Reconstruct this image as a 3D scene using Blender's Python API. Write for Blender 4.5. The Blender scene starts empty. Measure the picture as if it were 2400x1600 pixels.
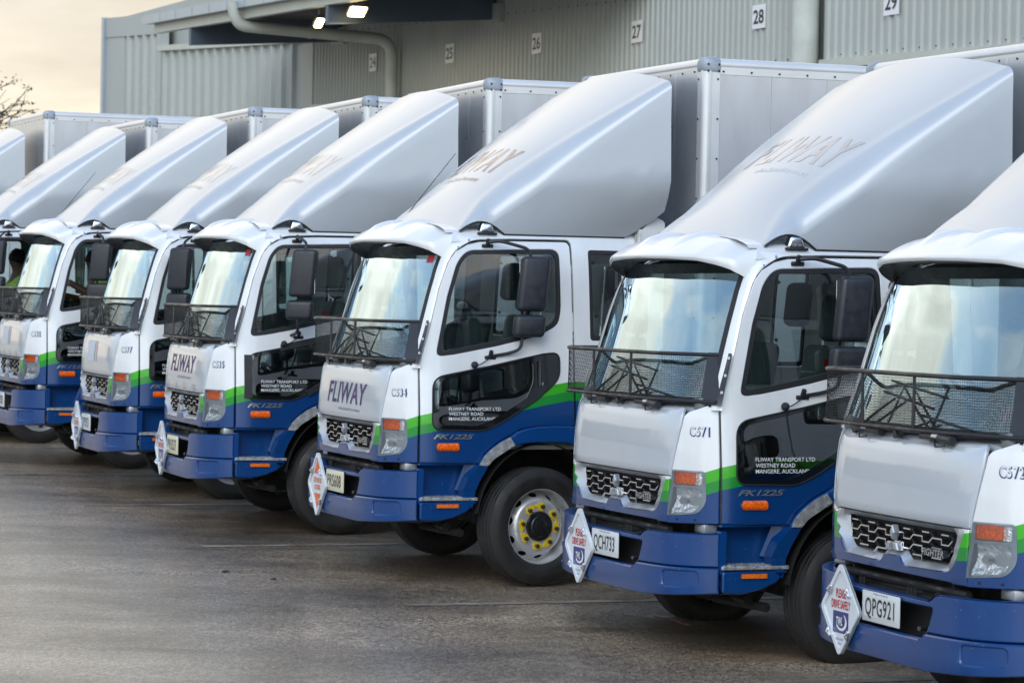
import bpy, bmesh, math, random
import numpy as np
from mathutils import Vector, Matrix, Quaternion, geometry
random.seed(7)
R = math.radians
S = bpy.context.scene
COL = S.collection

# ------------------------------------------------------------------ camera
cam_d = bpy.data.cameras.new('camera')
cam = bpy.data.objects.new('camera', cam_d); COL.objects.link(cam); S.camera = cam
cam_d.sensor_width = 36; cam_d.lens = 102.18
cam_d.clip_start = .1; cam_d.clip_end = 3000
pit, rol = -0.0176123, 0.0192260
fw = Vector((0, math.cos(pit), math.sin(pit))); vv = Vector((0, -math.sin(pit), math.cos(pit))); xx = Vector((1, 0, 0))
rt = xx*math.cos(rol) + vv*math.sin(rol); up = -xx*math.sin(rol) + vv*math.cos(rol)
cam.matrix_world = Matrix(((rt.x, up.x, -fw.x, 0), (rt.y, up.y, -fw.y, 0), (rt.z, up.z, -fw.z, 2.18225), (0, 0, 0, 1)))
cam_d.dof.use_dof = True; cam_d.dof.focus_distance = 19.5; cam_d.dof.aperture_fstop = 6.0; cam_d.dof.aperture_blades = 0

# ------------------------------------------------------------------ sky, sun, exposure
SUN_AZ = R(256)          # direction towards the sun, measured from +X counter-clockwise
SUN_EL = R(34)
sun_dir = Vector((math.cos(SUN_AZ)*math.cos(SUN_EL), math.sin(SUN_AZ)*math.cos(SUN_EL), math.sin(SUN_EL)))
W = bpy.data.worlds.new('World'); S.world = W; W.use_nodes = True
nt = W.node_tree; N = nt.nodes; L = nt.links
bg = N['Background']; bg.inputs['Strength'].default_value = .1
sky = N.new('ShaderNodeTexSky'); sky.sky_type = 'NISHITA'; sky.sun_disc = False
sky.sun_elevation = SUN_EL; sky.sun_rotation = math.pi/2 - SUN_AZ
sky.air_density = 1.0; sky.dust_density = .8; sky.ozone_density = 2.2
tc = N.new('ShaderNodeTexCoord')
def wm(op, a, b=None, c=None):
    n = N.new('ShaderNodeMath'); n.operation = op
    for i, v in enumerate((a, b, c)):
        if v is None: continue
        if isinstance(v, (int, float)): n.inputs[i].default_value = v
        else: L.new(v, n.inputs[i])
    return n.outputs[0]
sep = N.new('ShaderNodeSeparateXYZ'); L.new(tc.outputs['Generated'], sep.inputs[0])
zz = wm('ADD', wm('MAXIMUM', sep.outputs[2], 0.0), .18)
cmb = N.new('ShaderNodeCombineXYZ')
L.new(wm('DIVIDE', sep.outputs[0], zz), cmb.inputs[0]); L.new(wm('DIVIDE', sep.outputs[1], zz), cmb.inputs[1])
nz = N.new('ShaderNodeTexNoise'); mp_ = N.new('ShaderNodeMapping'); mp_.inputs['Location'].default_value = (-18.619, -10.290, 0); L.new(cmb.outputs[0], mp_.inputs[0])
nz.inputs['Scale'].default_value = .8; nz.inputs['Detail'].default_value = 7; nz.inputs['Roughness'].default_value = .55; nz.inputs['Distortion'].default_value = .35
L.new(mp_.outputs[0], nz.inputs['Vector'])
dot = N.new('ShaderNodeVectorMath'); dot.operation = 'DOT_PRODUCT'
L.new(tc.outputs['Generated'], dot.inputs[0]); dot.inputs[1].default_value = sun_dir
mr = N.new('ShaderNodeMapRange'); L.new(dot.outputs['Value'], mr.inputs['Value'])
mr.inputs['From Min'].default_value = -.2; mr.inputs['From Max'].default_value = 1.0
cc = N.new('ShaderNodeValToRGB'); L.new(mr.outputs[0], cc.inputs[0])
cc.color_ramp.elements[0].color = (6.6, 6.2, 5.5, 1); cc.color_ramp.elements[1].color = (6.6, 6.6, 6.6, 1)
e = cc.color_ramp.elements.new(.55); e.color = (6.5, 6.4, 6.1, 1)
zb_ = N.new('ShaderNodeMapRange'); L.new(sep.outputs[2], zb_.inputs[0]); zb_.inputs[1].default_value = 0.0; zb_.inputs[2].default_value = .75; zb_.inputs[3].default_value = .13; zb_.inputs[4].default_value = -.13
mk_ = N.new('ShaderNodeValToRGB'); L.new(wm('ADD', nz.outputs['Fac'], zb_.outputs[0]), mk_.inputs[0])
mk_.color_ramp.elements[0].position = .44; mk_.color_ramp.elements[1].position = .60
# a bank of cloud low in the north
bank = Vector((math.cos(R(108))*math.cos(R(12)), math.sin(R(108))*math.cos(R(12)), math.sin(R(12))))
dot2 = N.new('ShaderNodeVectorMath'); dot2.operation = 'DOT_PRODUCT'; L.new(tc.outputs['Generated'], dot2.inputs[0]); dot2.inputs[1].default_value = bank
mr2 = N.new('ShaderNodeMapRange'); L.new(dot2.outputs['Value'], mr2.inputs['Value']); mr2.inputs['From Min'].default_value = -.2; mr2.inputs['From Max'].default_value = 1.0
cov = wm('MINIMUM', wm('ADD', mk_.outputs[0], wm('MULTIPLY', wm('POWER', mr2.outputs[0], 6.0), 1.0)), 1.0)
mx = N.new('ShaderNodeMixRGB'); L.new(cov, mx.inputs[0]); gain = N.new('ShaderNodeVectorMath'); gain.operation = 'MULTIPLY'; L.new(sky.outputs[0], gain.inputs[0]); gain.inputs[1].default_value = (1.3, 1.55, 1.62); L.new(gain.outputs[0], mx.inputs[1]); nz2 = N.new('ShaderNodeTexNoise'); nz2.inputs['Scale'].default_value = 1.7; nz2.inputs['Detail'].default_value = 6; L.new(mp_.outputs[0], nz2.inputs['Vector'])
m2 = N.new('ShaderNodeMapRange'); L.new(nz2.outputs['Fac'], m2.inputs[0]); m2.inputs[1].default_value = .35; m2.inputs[2].default_value = .65; m2.inputs[3].default_value = .72; m2.inputs[4].default_value = 1.06
sc_ = N.new('ShaderNodeVectorMath'); sc_.operation = 'SCALE'; L.new(cc.outputs[0], sc_.inputs[0]); el_ = N.new('ShaderNodeMapRange'); el_.interpolation_type = 'SMOOTHSTEP'; L.new(sep.outputs[2], el_.inputs[0]); el_.inputs[1].default_value = .10; el_.inputs[2].default_value = .34; el_.inputs[3].default_value = 1.0; el_.inputs[4].default_value = 1.5
L.new(wm('MULTIPLY', m2.outputs[0], el_.outputs[0]), sc_.inputs['Scale']); wz = N.new('ShaderNodeMapRange'); L.new(sep.outputs[2], wz.inputs[0]); wz.inputs[1].default_value = .03; wz.inputs[2].default_value = .14
wmx = N.new('ShaderNodeMixRGB'); L.new(wz.outputs[0], wmx.inputs[0]); wmx.inputs[1].default_value = (1.10, 1.03, .90, 1); wmx.inputs[2].default_value = (1, 1, 1, 1)
wv = N.new('ShaderNodeVectorMath'); wv.operation = 'MULTIPLY'; L.new(sc_.outputs[0], wv.inputs[0]); L.new(wmx.outputs[0], wv.inputs[1]); L.new(wv.outputs[0], mx.inputs[2])
L.new(mx.outputs[0], bg.inputs['Color'])
sl = bpy.data.lights.new('sun', 'SUN'); sl.energy = .65; sl.angle = R(40); sl.color = (1, .93, .84)
so = bpy.data.objects.new('sun', sl); COL.objects.link(so); so.rotation_euler = sun_dir.to_track_quat('Z', 'Y').to_euler(); so.location = (-20, -40, 30)
S.view_settings.view_transform = 'Standard'; S.view_settings.look = 'None'; S.view_settings.gamma = 1; S.view_settings.exposure = .8
S.view_settings.use_curve_mapping = False
S.render.engine = 'CYCLES'; S.cycles.use_denoising = True
S.cycles.max_bounces = 10; S.cycles.transparent_max_bounces = 24; S.cycles.glossy_bounces = 5
S.cycles.sample_clamp_indirect = 6

# ------------------------------------------------------------------ materials
def mat(name, col=(.5, .5, .5), rough=.5, metal=0., coat=0., spec=.5, noise=None, bump=None, emit=None, streak=False):
    m = bpy.data.materials.new(name); m.use_nodes = True
    b = m.node_tree.nodes['Principled BSDF']; n = m.node_tree.nodes; l = m.node_tree.links
    b.inputs['Base Color'].default_value = (*col, 1); b.inputs['Roughness'].default_value = rough
    b.inputs['Metallic'].default_value = metal; b.inputs['Coat Weight'].default_value = coat; b.inputs['Coat Roughness'].default_value = .06
    b.inputs['Specular IOR Level'].default_value = spec
    if emit: b.inputs['Emission Color'].default_value = (*emit[0], 1); b.inputs['Emission Strength'].default_value = emit[1]
    t = n.new('ShaderNodeTexCoord')
    if noise:                                        # (scale, amount) mottled colour and gloss
        q = n.new('ShaderNodeTexNoise'); q.inputs['Scale'].default_value = noise[0]; q.inputs['Detail'].default_value = 6
        mp = n.new('ShaderNodeMapping'); l.new(t.outputs['Object'], mp.inputs[0]); mp.inputs['Scale'].default_value = (1, 1, .22) if streak else (1, 1, 1)
        l.new(mp.outputs[0], q.inputs['Vector'])
        h = n.new('ShaderNodeHueSaturation'); h.inputs['Color'].default_value = (*col, 1)
        g = n.new('ShaderNodeMapRange'); l.new(q.outputs['Fac'], g.inputs[0]); g.inputs[1].default_value = .3; g.inputs[2].default_value = .7
        g.inputs[3].default_value = 1-noise[1]; g.inputs[4].default_value = 1+noise[1]
        l.new(g.outputs[0], h.inputs['Value']); l.new(h.outputs[0], b.inputs['Base Color'])
        g2 = n.new('ShaderNodeMapRange'); l.new(q.outputs['Fac'], g2.inputs[0]); g2.inputs[1].default_value = .3; g2.inputs[2].default_value = .7
        g2.inputs[3].default_value = max(.02, rough*(1-noise[1]*1.5)); g2.inputs[4].default_value = min(1, rough*(1+noise[1]*1.5))
        l.new(g2.outputs[0], b.inputs['Roughness'])
    if bump:                                         # (scale, strength, distance)
        q = n.new('ShaderNodeTexNoise'); q.inputs['Scale'].default_value = bump[0]; q.inputs['Detail'].default_value = 4
        l.new(t.outputs['Object'], q.inputs['Vector'])
        k = n.new('ShaderNodeBump'); k.inputs['Strength'].default_value = bump[1]; k.inputs['Distance'].default_value = bump[2]
        l.new(q.outputs['Fac'], k.inputs['Height']); l.new(k.outputs[0], b.inputs['Normal'])
    return m
SILVER = (.80, .815, .825)
BLUE = (.0008, .044, .185)
M = {}
def paint_grime(m, base_socket_from=None):
    pass
def livery_mat():
    m = mat('livery_paint', SILVER, .32, .12, .6)
    n = m.node_tree.nodes; l = m.node_tree.links; b = n['Principled BSDF']
    t = n.new('ShaderNodeTexCoord'); s = n.new('ShaderNodeSeparateXYZ'); l.new(t.outputs['Object'], s.inputs[0])
    def ma(op, a, c=None):
        k = n.new('ShaderNodeMath'); k.operation = op
        for i, v in enumerate((a, c)):
            if v is None: continue
            if isinstance(v, (int, float)): k.inputs[i].default_value = v
            else: l.new(v, k.inputs[i])
        return k.outputs[0]
    X = s.outputs[0]
    def line(z0, x0, sl_): return ma('ADD', ma('MULTIPLY', X, -sl_), z0 + x0*sl_)
    Lz = ma('MINIMUM', ma('MINIMUM', line(1.155, -.105, .43), line(1.252, -.33, .2245)), ma('MINIMUM', line(1.472, -1.31, .174), line(1.505, -1.5, .017)))
    d = ma('SUBTRACT', s.outputs[2], Lz)
    cur = None
    for thr, c0, c1 in ((-.14, BLUE, (.004, .25, .028)), (-.072, None, (.040, .42, .008)), (0, None, SILVER)):
        st = ma('GREATER_THAN', d, thr)
        k = n.new('ShaderNodeMixRGB'); l.new(st, k.inputs[0])
        if cur is None: k.inputs[1].default_value = (*c0, 1)
        else: l.new(cur, k.inputs[1])
        k.inputs[2].default_value = (*c1, 1); cur = k.outputs[0]
    mp = n.new('ShaderNodeMapping'); l.new(t.outputs['Object'], mp.inputs[0]); mp.inputs['Scale'].default_value = (1, 1, .3)
    q = n.new('ShaderNodeTexNoise'); q.inputs['Scale'].default_value = 7; q.inputs['Detail'].default_value = 7; l.new(mp.outputs[0], q.inputs['Vector'])
    g = n.new('ShaderNodeMapRange'); l.new(q.outputs['Fac'], g.inputs[0]); g.inputs[1].default_value = .3; g.inputs[2].default_value = .7; g.inputs[3].default_value = .93; g.inputs[4].default_value = 1.04
    h = n.new('ShaderNodeHueSaturation'); l.new(cur, h.inputs['Color']); l.new(g.outputs[0], h.inputs['Value']); l.new(h.outputs[0], b.inputs['Base Color'])
    return m
M['livery'] = livery_mat()
M['silver'] = mat('silver_paint', SILVER, .34, .12, .6, noise=(4, .04))
M['hood'] = mat('hood_silver_shaded', (.53, .575, .625), .30, .15, .9, noise=(3, .02))  # same silver as the cab, darkened to put the front face's shade into its colour
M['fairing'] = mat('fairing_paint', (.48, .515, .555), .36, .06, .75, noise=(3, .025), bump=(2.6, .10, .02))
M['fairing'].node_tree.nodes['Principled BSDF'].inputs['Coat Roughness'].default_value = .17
M['blue'] = mat('blue_paint', BLUE, .30, 0, .3, noise=(6, .08))
def chips(m, scale, thr, col):
    n = m.node_tree.nodes; l = m.node_tree.links; b = n['Principled BSDF']; t = n.new('ShaderNodeTexCoord')
    v = n.new('ShaderNodeTexVoronoi'); v.inputs['Scale'].default_value = scale; l.new(t.outputs['Object'], v.inputs['Vector'])
    q = n.new('ShaderNodeTexNoise'); q.inputs['Scale'].default_value = 4; q.inputs['Detail'].default_value = 3; l.new(t.outputs['Object'], q.inputs['Vector'])
    g = n.new('ShaderNodeMath'); g.operation = 'MULTIPLY'; l.new(q.outputs['Fac'], g.inputs[0]); g.inputs[1].default_value = thr
    c = n.new('ShaderNodeMath'); c.operation = 'LESS_THAN'; l.new(v.outputs['Distance'], c.inputs[0]); l.new(g.outputs[0], c.inputs[1])
    k = n.new('ShaderNodeMixRGB'); l.new(c.outputs[0], k.inputs[0]); src = b.inputs['Base Color'].links[0].from_socket; l.new(src, k.inputs[1]); k.inputs[2].default_value = (*col, 1); l.new(k.outputs[0], b.inputs['Base Color'])
chips(M['blue'], 26, .13, (.22, .26, .34)); chips(M['fairing'], 30, .10, (.36, .36, .36))
M['black'] = mat('black_plastic', (.014, .015, .019), .46, noise=(14, .2))
M['mirror_shell'] = mat('mirror_shell_plastic', (.020, .023, .032), .42, noise=(20, .2), bump=(160, .2, .002))
M['rubber'] = mat('seal_rubber', (.012, .012, .014), .55)
M['gloss_black'] = mat('gloss_black', (.006, .007, .008), .05, 0, 1.0, .8)
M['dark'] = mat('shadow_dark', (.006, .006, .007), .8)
M['inner'] = mat('cab_trim', (.17, .19, .19), .7, noise=(9, .1))
M['trimlight'] = mat('cab_trim_light', (.50, .52, .50), .7, noise=(5, .06))
M['seat'] = mat('seat_cloth', (.06, .075, .08), .85, bump=(90, .3, .004))
M['chrome'] = mat('chrome', (.80, .81, .83), .09, 1)
M['emblem'] = mat('emblem_chrome', (.66, .67, .69), .22, .95)
M['satin'] = mat('satin_silver', (.46, .48, .51), .36, .7, noise=(9, .05))
M['alu'] = mat('aluminium_sheet', (.60, .61, .63), .36, .45, noise=(7, .07), streak=True)
M['alu_front'] = mat('aluminium_front', (.62, .66, .71), .30, .65, noise=(4, .06))
M['rail'] = mat('white_rail', (.70, .71, .72), .3, .25, .3, noise=(3, .05))
M['cap'] = mat('grey_cap', (.33, .37, .42), .5, .1, noise=(10, .2))
M['guard'] = mat('worn_aluminium', (.48, .49, .50), .45, .6, noise=(25, .3), bump=(60, .3, .003))
M['tread'] = mat('step_tread', (.42, .43, .44), .45, .6, noise=(30, .35), bump=(70, .8, .006))
M['amber'] = mat('amber_lens', (.85, .13, .004), .12, 0, .5, noise=(55, .4), bump=(60, .5, .006))
M['amber_refl'] = mat('amber_reflector', (.75, .16, .008), .3, 0, .3, noise=(60, .2))
M['plate'] = mat('plate_white', (.62, .65, .66), .35)
M['cream'] = mat('plate_cream', (.66, .63, .46), .4)
M['ink'] = mat('ink_black', (.008, .008, .010), .4)
M['white'] = mat('placard_white', (.66, .70, .74), .35, 0, .1, noise=(8, .05))
M['red'] = mat('ink_red', (.50, .015, .025), .45)
M['orange'] = mat('ink_orange', (.72, .14, .03), .45)
M['navy'] = mat('ink_navy', (.028, .032, .17), .35)
M['slate'] = mat('ink_slate', (.10, .12, .19), .4)
M['letter_white'] = mat('letter_white', (.75, .78, .80), .4)
M['stick_red'] = mat('sticker_red', (.42, .012, .02), .35)
M['tyre'] = mat('tyre_rubber', (.016, .0155, .016), .62, noise=(8, .25), bump=(30, .15, .004))
M['rim'] = mat('wheel_silver', (.60, .61, .63), .38, .55, noise=(6, .12))
M['hub'] = mat('hub_black', (.010, .011, .013), .35, noise=(20, .2))
M['yellow'] = mat('nut_yellow', (.70, .50, .015), .45)
M['steel'] = mat('nut_steel', (.07, .07, .075), .4, .6)
M['chassis'] = mat('chassis_black', (.009, .009, .010), .7, noise=(6, .3))
M['clad'] = mat('cladding_green_grey', (.42, .445, .42), .55, .05, noise=(.6, .06))
M['flash'] = mat('flashing_cream', (.52, .54, .48), .5, .05, noise=(1.5, .10))
M['gutter'] = mat('gutter_zinc', (.38, .45, .52), .35, .5, noise=(2, .08))
M['beam'] = mat('beam_blue_grey', (.085, .115, .155), .5, noise=(.8, .15))
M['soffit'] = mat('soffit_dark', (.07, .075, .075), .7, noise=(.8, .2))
M['pipe'] = mat('pipe_cream', (.52, .55, .50), .45, noise=(2.5, .12))
M['sign'] = mat('sign_white', (.80, .81, .82), .5)
M['lamp'] = mat('lamp_glow', (1, .85, .5), .4, emit=((1, .78, .36), 14))
M['bark'] = mat('bark', (.045, .040, .030), .9, noise=(8, .3))
M['leaf'] = mat('leaf_olive', (.055, .062, .028), .7, noise=(3, .3))
M['skin'] = mat('skin', (.20, .095, .055), .55)
M['hair'] = mat('hair_black', (.010, .009, .008), .7)
M['hivis'] = mat('hivis_lime', (.55, .88, .14), .8, emit=None)
M['wire'] = mat('wire_black', (.010, .011, .013), .45)
M['gold'] = mat('rail_black', (.012, .012, .014), .42, 0, noise=(12, .3))

def glass_mat(name, tint, ior=1.5, k=1.8, base=.02, gcol=(.97, .99, 1)):
    m = bpy.data.materials.new(name); m.use_nodes = True; n = m.node_tree.nodes; l = m.node_tree.links
    n.remove(n['Principled BSDF']); out = n['Material Output']
    tr = n.new('ShaderNodeBsdfTransparent'); tr.inputs[0].default_value = (*tint, 1)
    gl = n.new('ShaderNodeBsdfGlossy'); gl.inputs['Roughness'].default_value = 0.0; gl.inputs['Color'].default_value = (*gcol, 1)
    fr = n.new('ShaderNodeFresnel'); fr.inputs['IOR'].default_value = ior
    mu = n.new('ShaderNodeMath'); mu.operation = 'MULTIPLY_ADD'; mu.use_clamp = True
    l.new(fr.outputs[0], mu.inputs[0]); mu.inputs[1].default_value = k; mu.inputs[2].default_value = base
    mix = n.new('ShaderNodeMixShader'); l.new(mu.outputs[0], mix.inputs[0]); l.new(tr.outputs[0], mix.inputs[1]); l.new(gl.outputs[0], mix.inputs[2])
    l.new(mix.outputs[0], out.inputs['Surface']); return m
M['glass'] = glass_mat('window_glass', (.74, .84, .82), 1.5, 1.8, .03)
M['screen'] = glass_mat('windscreen_glass', (.60, .76, .76), 1.5, 4.0, .11, (.80, .96, 1))
M['tint'] = glass_mat('tinted_glass', (.20, .27, .25), 1.5, 3.0, .13)
M['lampsilver'] = mat('lamp_reflector', (.90, .91, .93), .22, .6, .3, bump=(38, .8, .02))
M['badge'] = mat('badge_silver', (.55, .58, .62), .2, .8, .2)
M['lens'] = glass_mat('lamp_lens', (.90, .93, .95), 1.5, 1.6, .02)

def letter_grad():
    m = mat('lettering_blue_purple', (.03, .035, .18), .5, 0, 0)
    n = m.node_tree.nodes; l = m.node_tree.links; t = n.new('ShaderNodeTexCoord')
    q = n.new('ShaderNodeTexNoise'); q.inputs['Scale'].default_value = 3.0; l.new(t.outputs['Object'], q.inputs['Vector'])
    r = n.new('ShaderNodeValToRGB'); l.new(q.outputs['Fac'], r.inputs[0])
    r.color_ramp.elements[0].position = .36; r.color_ramp.elements[0].color = (.012, .018, .105, 1)
    r.color_ramp.elements[1].position = .66; r.color_ramp.elements[1].color = (.09, .03, .15, 1)
    l.new(r.outputs[0], n['Principled BSDF'].inputs['Base Color']); return m
M['flet'] = letter_grad()
M['vinyl_brown'] = mat('vinyl_brown', (.19, .10, .105), .38, 0, .75, .5, noise=(6, .3))
M['vinyl_pale'] = mat('vinyl_pale', (.47, .445, .44), .38, .08, .75, noise=(6, .08))

# ------------------------------------------------------------------ mesh helpers (all return (verts, faces))
def mesh(name, VF, m, smooth=True, sharp=32):
    V, F = VF
    me = bpy.data.meshes.new(name); me.from_pydata([tuple(v) for v in V], [], [tuple(f) for f in F]); me.validate()
    if m is not None: me.materials.append(m)
    if smooth:
        me.polygons.foreach_set('use_smooth', [True]*len(me.polygons)); me.set_sharp_from_angle(angle=R(sharp))
    me.update(); return me
def join(*L_):
    V = []; F = []
    for v, f in L_:
        o = len(V); V += [tuple(p) for p in v]; F += [tuple(i+o for i in q) for q in f]
    return V, F
def xf(VF, mtx): return [tuple(mtx @ Vector(v)) for v in VF[0]], VF[1]
def mv(VF, x, y, z): return [(v[0]+x, v[1]+y, v[2]+z) for v in VF[0]], VF[1]
def mir(VF): return [(v[0], -v[1], v[2]) for v in VF[0]], [tuple(reversed(f)) for f in VF[1]]
def box(x0, x1, y0, y1, z0, z1):
    V = [(x, y, z) for x in (x0, x1) for y in (y0, y1) for z in (z0, z1)]
    F = [(0, 1, 3, 2), (4, 6, 7, 5), (0, 4, 5, 1), (2, 3, 7, 6), (0, 2, 6, 4), (1, 5, 7, 3)]
    return V, F
def rbox(x0, x1, y0, y1, z0, z1, r=.01, seg=2):
    bm = bmesh.new(); V, F = box(x0, x1, y0, y1, z0, z1)
    vs = [bm.verts.new(v) for v in V]
    for f in F: bm.faces.new([vs[i] for i in f])
    bmesh.ops.recalc_face_normals(bm, faces=bm.faces)
    bmesh.ops.bevel(bm, geom=bm.edges[:], offset=r, segments=seg, profile=.5, affect='EDGES', clamp_overlap=True)
    bm.verts.index_update(); out = [v.co[:] for v in bm.verts], [[v.index for v in f.verts] for f in bm.faces]; bm.free(); return out
def tube(P, r, n=8, closed=False, cap=True):
    P = [Vector(p) for p in P]; V = []; F = []; m = len(P); ref = None
    for i, p in enumerate(P):
        if closed: t = (P[(i+1) % m]-P[i-1])
        else: t = P[min(i+1, m-1)]-P[max(i-1, 0)]
        t.normalize()
        if ref is None: ref = t.orthogonal().normalized()
        ref = (ref - t*ref.dot(t)).normalized(); b = t.cross(ref)
        rr = r[i] if isinstance(r, (list, tuple)) else r
        for k in range(n):
            a = 2*math.pi*k/n; V.append(tuple(p + (ref*math.cos(a)+b*math.sin(a))*rr))
    for i in range(m if closed else m-1):
        for k in range(n):
            a = i*n+k; b2 = i*n+(k+1) % n; j = (i+1) % m; F.append((a, b2, j*n+(k+1) % n, j*n+k))
    if cap and not closed: F.append(tuple(reversed(range(n)))); F.append(tuple((m-1)*n+k for k in range(n)))
    return V, F
def smooth_path(P, k=6, closed=False):
    P = [np.array(p, float) for p in P]; out = []; m = len(P)
    for i in range(m if closed else m-1):
        if closed: p0, p1, p2, p3 = P[i-1], P[i], P[(i+1) % m], P[(i+2) % m]
        else: p0, p1, p2, p3 = P[max(i-1, 0)], P[i], P[i+1], P[min(i+2, m-1)]
        for j in range(k):
            t = j/k; out.append(.5*((2*p1)+(p2-p0)*t+(2*p0-5*p1+4*p2-p3)*t*t+(3*p1-p0-3*p2+p3)*t**3))
    if not closed: out.append(P[-1])
    return [tuple(o) for o in out]
def bend_path(P, r, k=5):
    P = [Vector(p) for p in P]; out = [P[0]]
    for i in range(1, len(P)-1):
        a = (P[i-1]-P[i]); b = (P[i+1]-P[i]); d = min(r, a.length*.45, b.length*.45)
        A = P[i]+a.normalized()*d; B = P[i]+b.normalized()*d
        for j in range(k+1):
            t = j/k; out.append(A*(1-t)**2+P[i]*2*t*(1-t)+B*t*t)
    out.append(P[-1]); return [tuple(p) for p in out]
def lathe(prof, n=48, axis='y', closed_prof=False):
    V = []; F = []; m = len(prof)
    for k in range(n):
        a = 2*math.pi*k/n
        for r, o in prof: V.append((r*math.cos(a), o, r*math.sin(a)))
    for k in range(n):
        k2 = (k+1) % n
        for i in range(m if closed_prof else m-1):
            j = (i+1) % m; F.append((k*m+i, k2*m+i, k2*m+j, k*m+j))
    return V, F
def grid(f, us, vs, flip=False):
    V = [tuple(f(u, v)) for v in vs for u in us]; n = len(us); F = []
    for j in range(len(vs)-1):
        for i in range(n-1):
            q = (j*n+i, j*n+i+1, (j+1)*n+i+1, (j+1)*n+i); F.append(tuple(reversed(q)) if flip else q)
    return V, F
def rpoly(P, r, k=5):
    out = []; n = len(P)
    for i in range(n):
        rr = r[i] if isinstance(r, (list, tuple)) else r
        p = Vector(P[i]); a = Vector(P[i-1])-p; b = Vector(P[(i+1) % n])-p
        d = min(rr, a.length*.48, b.length*.48)
        if d < 1e-5: out.append(tuple(p)); continue
        A = p+a.normalized()*d; B = p+b.normalized()*d
        for j in range(k+1):
            t = j/k; out.append(tuple(A*(1-t)**2+p*2*t*(1-t)+B*t*t))
    return out
def resample(P, res):
    out = []; n = len(P)
    for i in range(n):
        a = Vector(P[i]); b = Vector(P[(i+1) % n]); d = (b-a).length
        if d < 1e-6: continue
        m = max(1, int(math.ceil(d/res)))
        for j in range(m): out.append(tuple(a+(b-a)*(j/m)))
    return out
def inpoly(x, y, P):
    c = np.zeros(len(x), bool); n = len(P)
    for i in range(n):
        x1, y1 = P[i-1]; x2, y2 = P[i]
        if y1 == y2: continue
        c ^= ((y1 > y) != (y2 > y)) & (x < (x2-x1)*(y-y1)/(y2-y1)+x1)
    return c
def fillpoly(outer, holes=(), res=.05):
    loops = [resample(outer, res)] + [resample(h, res) for h in holes]
    pts = []; edges = []
    for lp in loops:
        o = len(pts); pts += lp; edges += [(o+i, o+(i+1) % len(lp)) for i in range(len(lp))]
    A = np.array(pts); mn = A.min(0); mxx = A.max(0)
    gx, gy = np.meshgrid(np.arange(mn[0]+res*.5, mxx[0], res), np.arange(mn[1]+res*.5, mxx[1], res)); gx = gx.ravel(); gy = gy.ravel()
    if len(gx):
        ok = inpoly(gx, gy, loops[0])
        for h in loops[1:]: ok &= ~inpoly(gx, gy, h)
        gx = gx[ok]; gy = gy[ok]
        if len(gx):
            d = np.min((gx[:, None]-A[None, :, 0])**2+(gy[:, None]-A[None, :, 1])**2, 1); k = d > (res*.55)**2
            pts += list(zip(gx[k], gy[k]))
    v, e, f, *_ = geometry.delaunay_2d_cdt([Vector(p) for p in pts], edges, [], 0, 1e-6)
    V = np.array([tuple(q) for q in v]); T = [t for t in f if len(t) == 3]
    Cc = np.array([V[list(t)].mean(0) for t in T]); ok = inpoly(Cc[:, 0], Cc[:, 1], loops[0])
    for h in loops[1:]: ok &= ~inpoly(Cc[:, 0], Cc[:, 1], h)
    return V, [tuple(t) for t, o in zip(T, ok) if o]
def panel(outer, f, holes=(), res=.05, thick=.012, lift=0., out=None, back=False, roll=0.):
    """a sheet cut to a 2D outline (with holes), bent over the surface f(a,b), with turned-in edges"""
    V2, T = fillpoly(outer, holes, res)
    P = [Vector(f(a, b)) for a, b in V2]; h = 1e-3; Nn = []
    for a, b in V2:
        n = (Vector(f(a+h, b))-Vector(f(a-h, b))).cross(Vector(f(a, b+h))-Vector(f(a, b-h))).normalized(); Nn.append(n)
    def od(p): return out(p) if out else Vector((p.x+1.4, p.y, (p.z-1.5)*.3))
    if sum(Nn[i].dot(od(P[i])) for i in range(0, len(P), max(1, len(P)//20))) < 0: Nn = [-n for n in Nn]
    t0 = T[0]; tn = (P[t0[1]]-P[t0[0]]).cross(P[t0[2]]-P[t0[0]])
    if tn.dot(Nn[t0[0]]) < 0: T = [tuple(reversed(t)) for t in T]
    V = [p+n*lift for p, n in zip(P, Nn)]
    F = list(T)
    ed = {}
    for t in T:
        for i in range(3): ed[(t[i], t[(i+1) % 3])] = 1
    bnd = [k for k in ed if (k[1], k[0]) not in ed]; mp = {}
    if thick and roll:
        M_ = {}
        for a, b in bnd:
            e_ = (P[b]-P[a]); m_ = e_.cross(Nn[a]).normalized()
            for q in (a, b): M_[q] = M_.get(q, Vector())+m_
        m1 = {}
        for q, m_ in M_.items():
            m_ = m_.normalized(); m1[q] = len(V); V.append(V[q]-Nn[q]*roll); mp[q] = len(V); V.append(P[q]+Nn[q]*(lift-thick))
            V[q] = V[q]-m_*roll
        for a, b in bnd: F.append((b, a, m1[a], m1[b])); F.append((m1[b], m1[a], mp[a], mp[b]))
    elif thick:
        for a, b in bnd:
            for q in (a, b):
                if q not in mp: mp[q] = len(V); V.append(P[q]+Nn[q]*(lift-thick))
            F.append((b, a, mp[a], mp[b]))
        if back:
            o = len(V); V += [p+n*(lift-thick) for p, n in zip(P, Nn)]; F += [tuple(i+o for i in reversed(t)) for t in T]
    return [tuple(v) for v in V], F
def strip(A, B, n=None):
    V = [tuple(p) for p in A]+[tuple(p) for p in B]; m = len(A); F = [(i, i+1, m+i+1, m+i) for i in range(m-1)]; return V, F
_tc = {}
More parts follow.
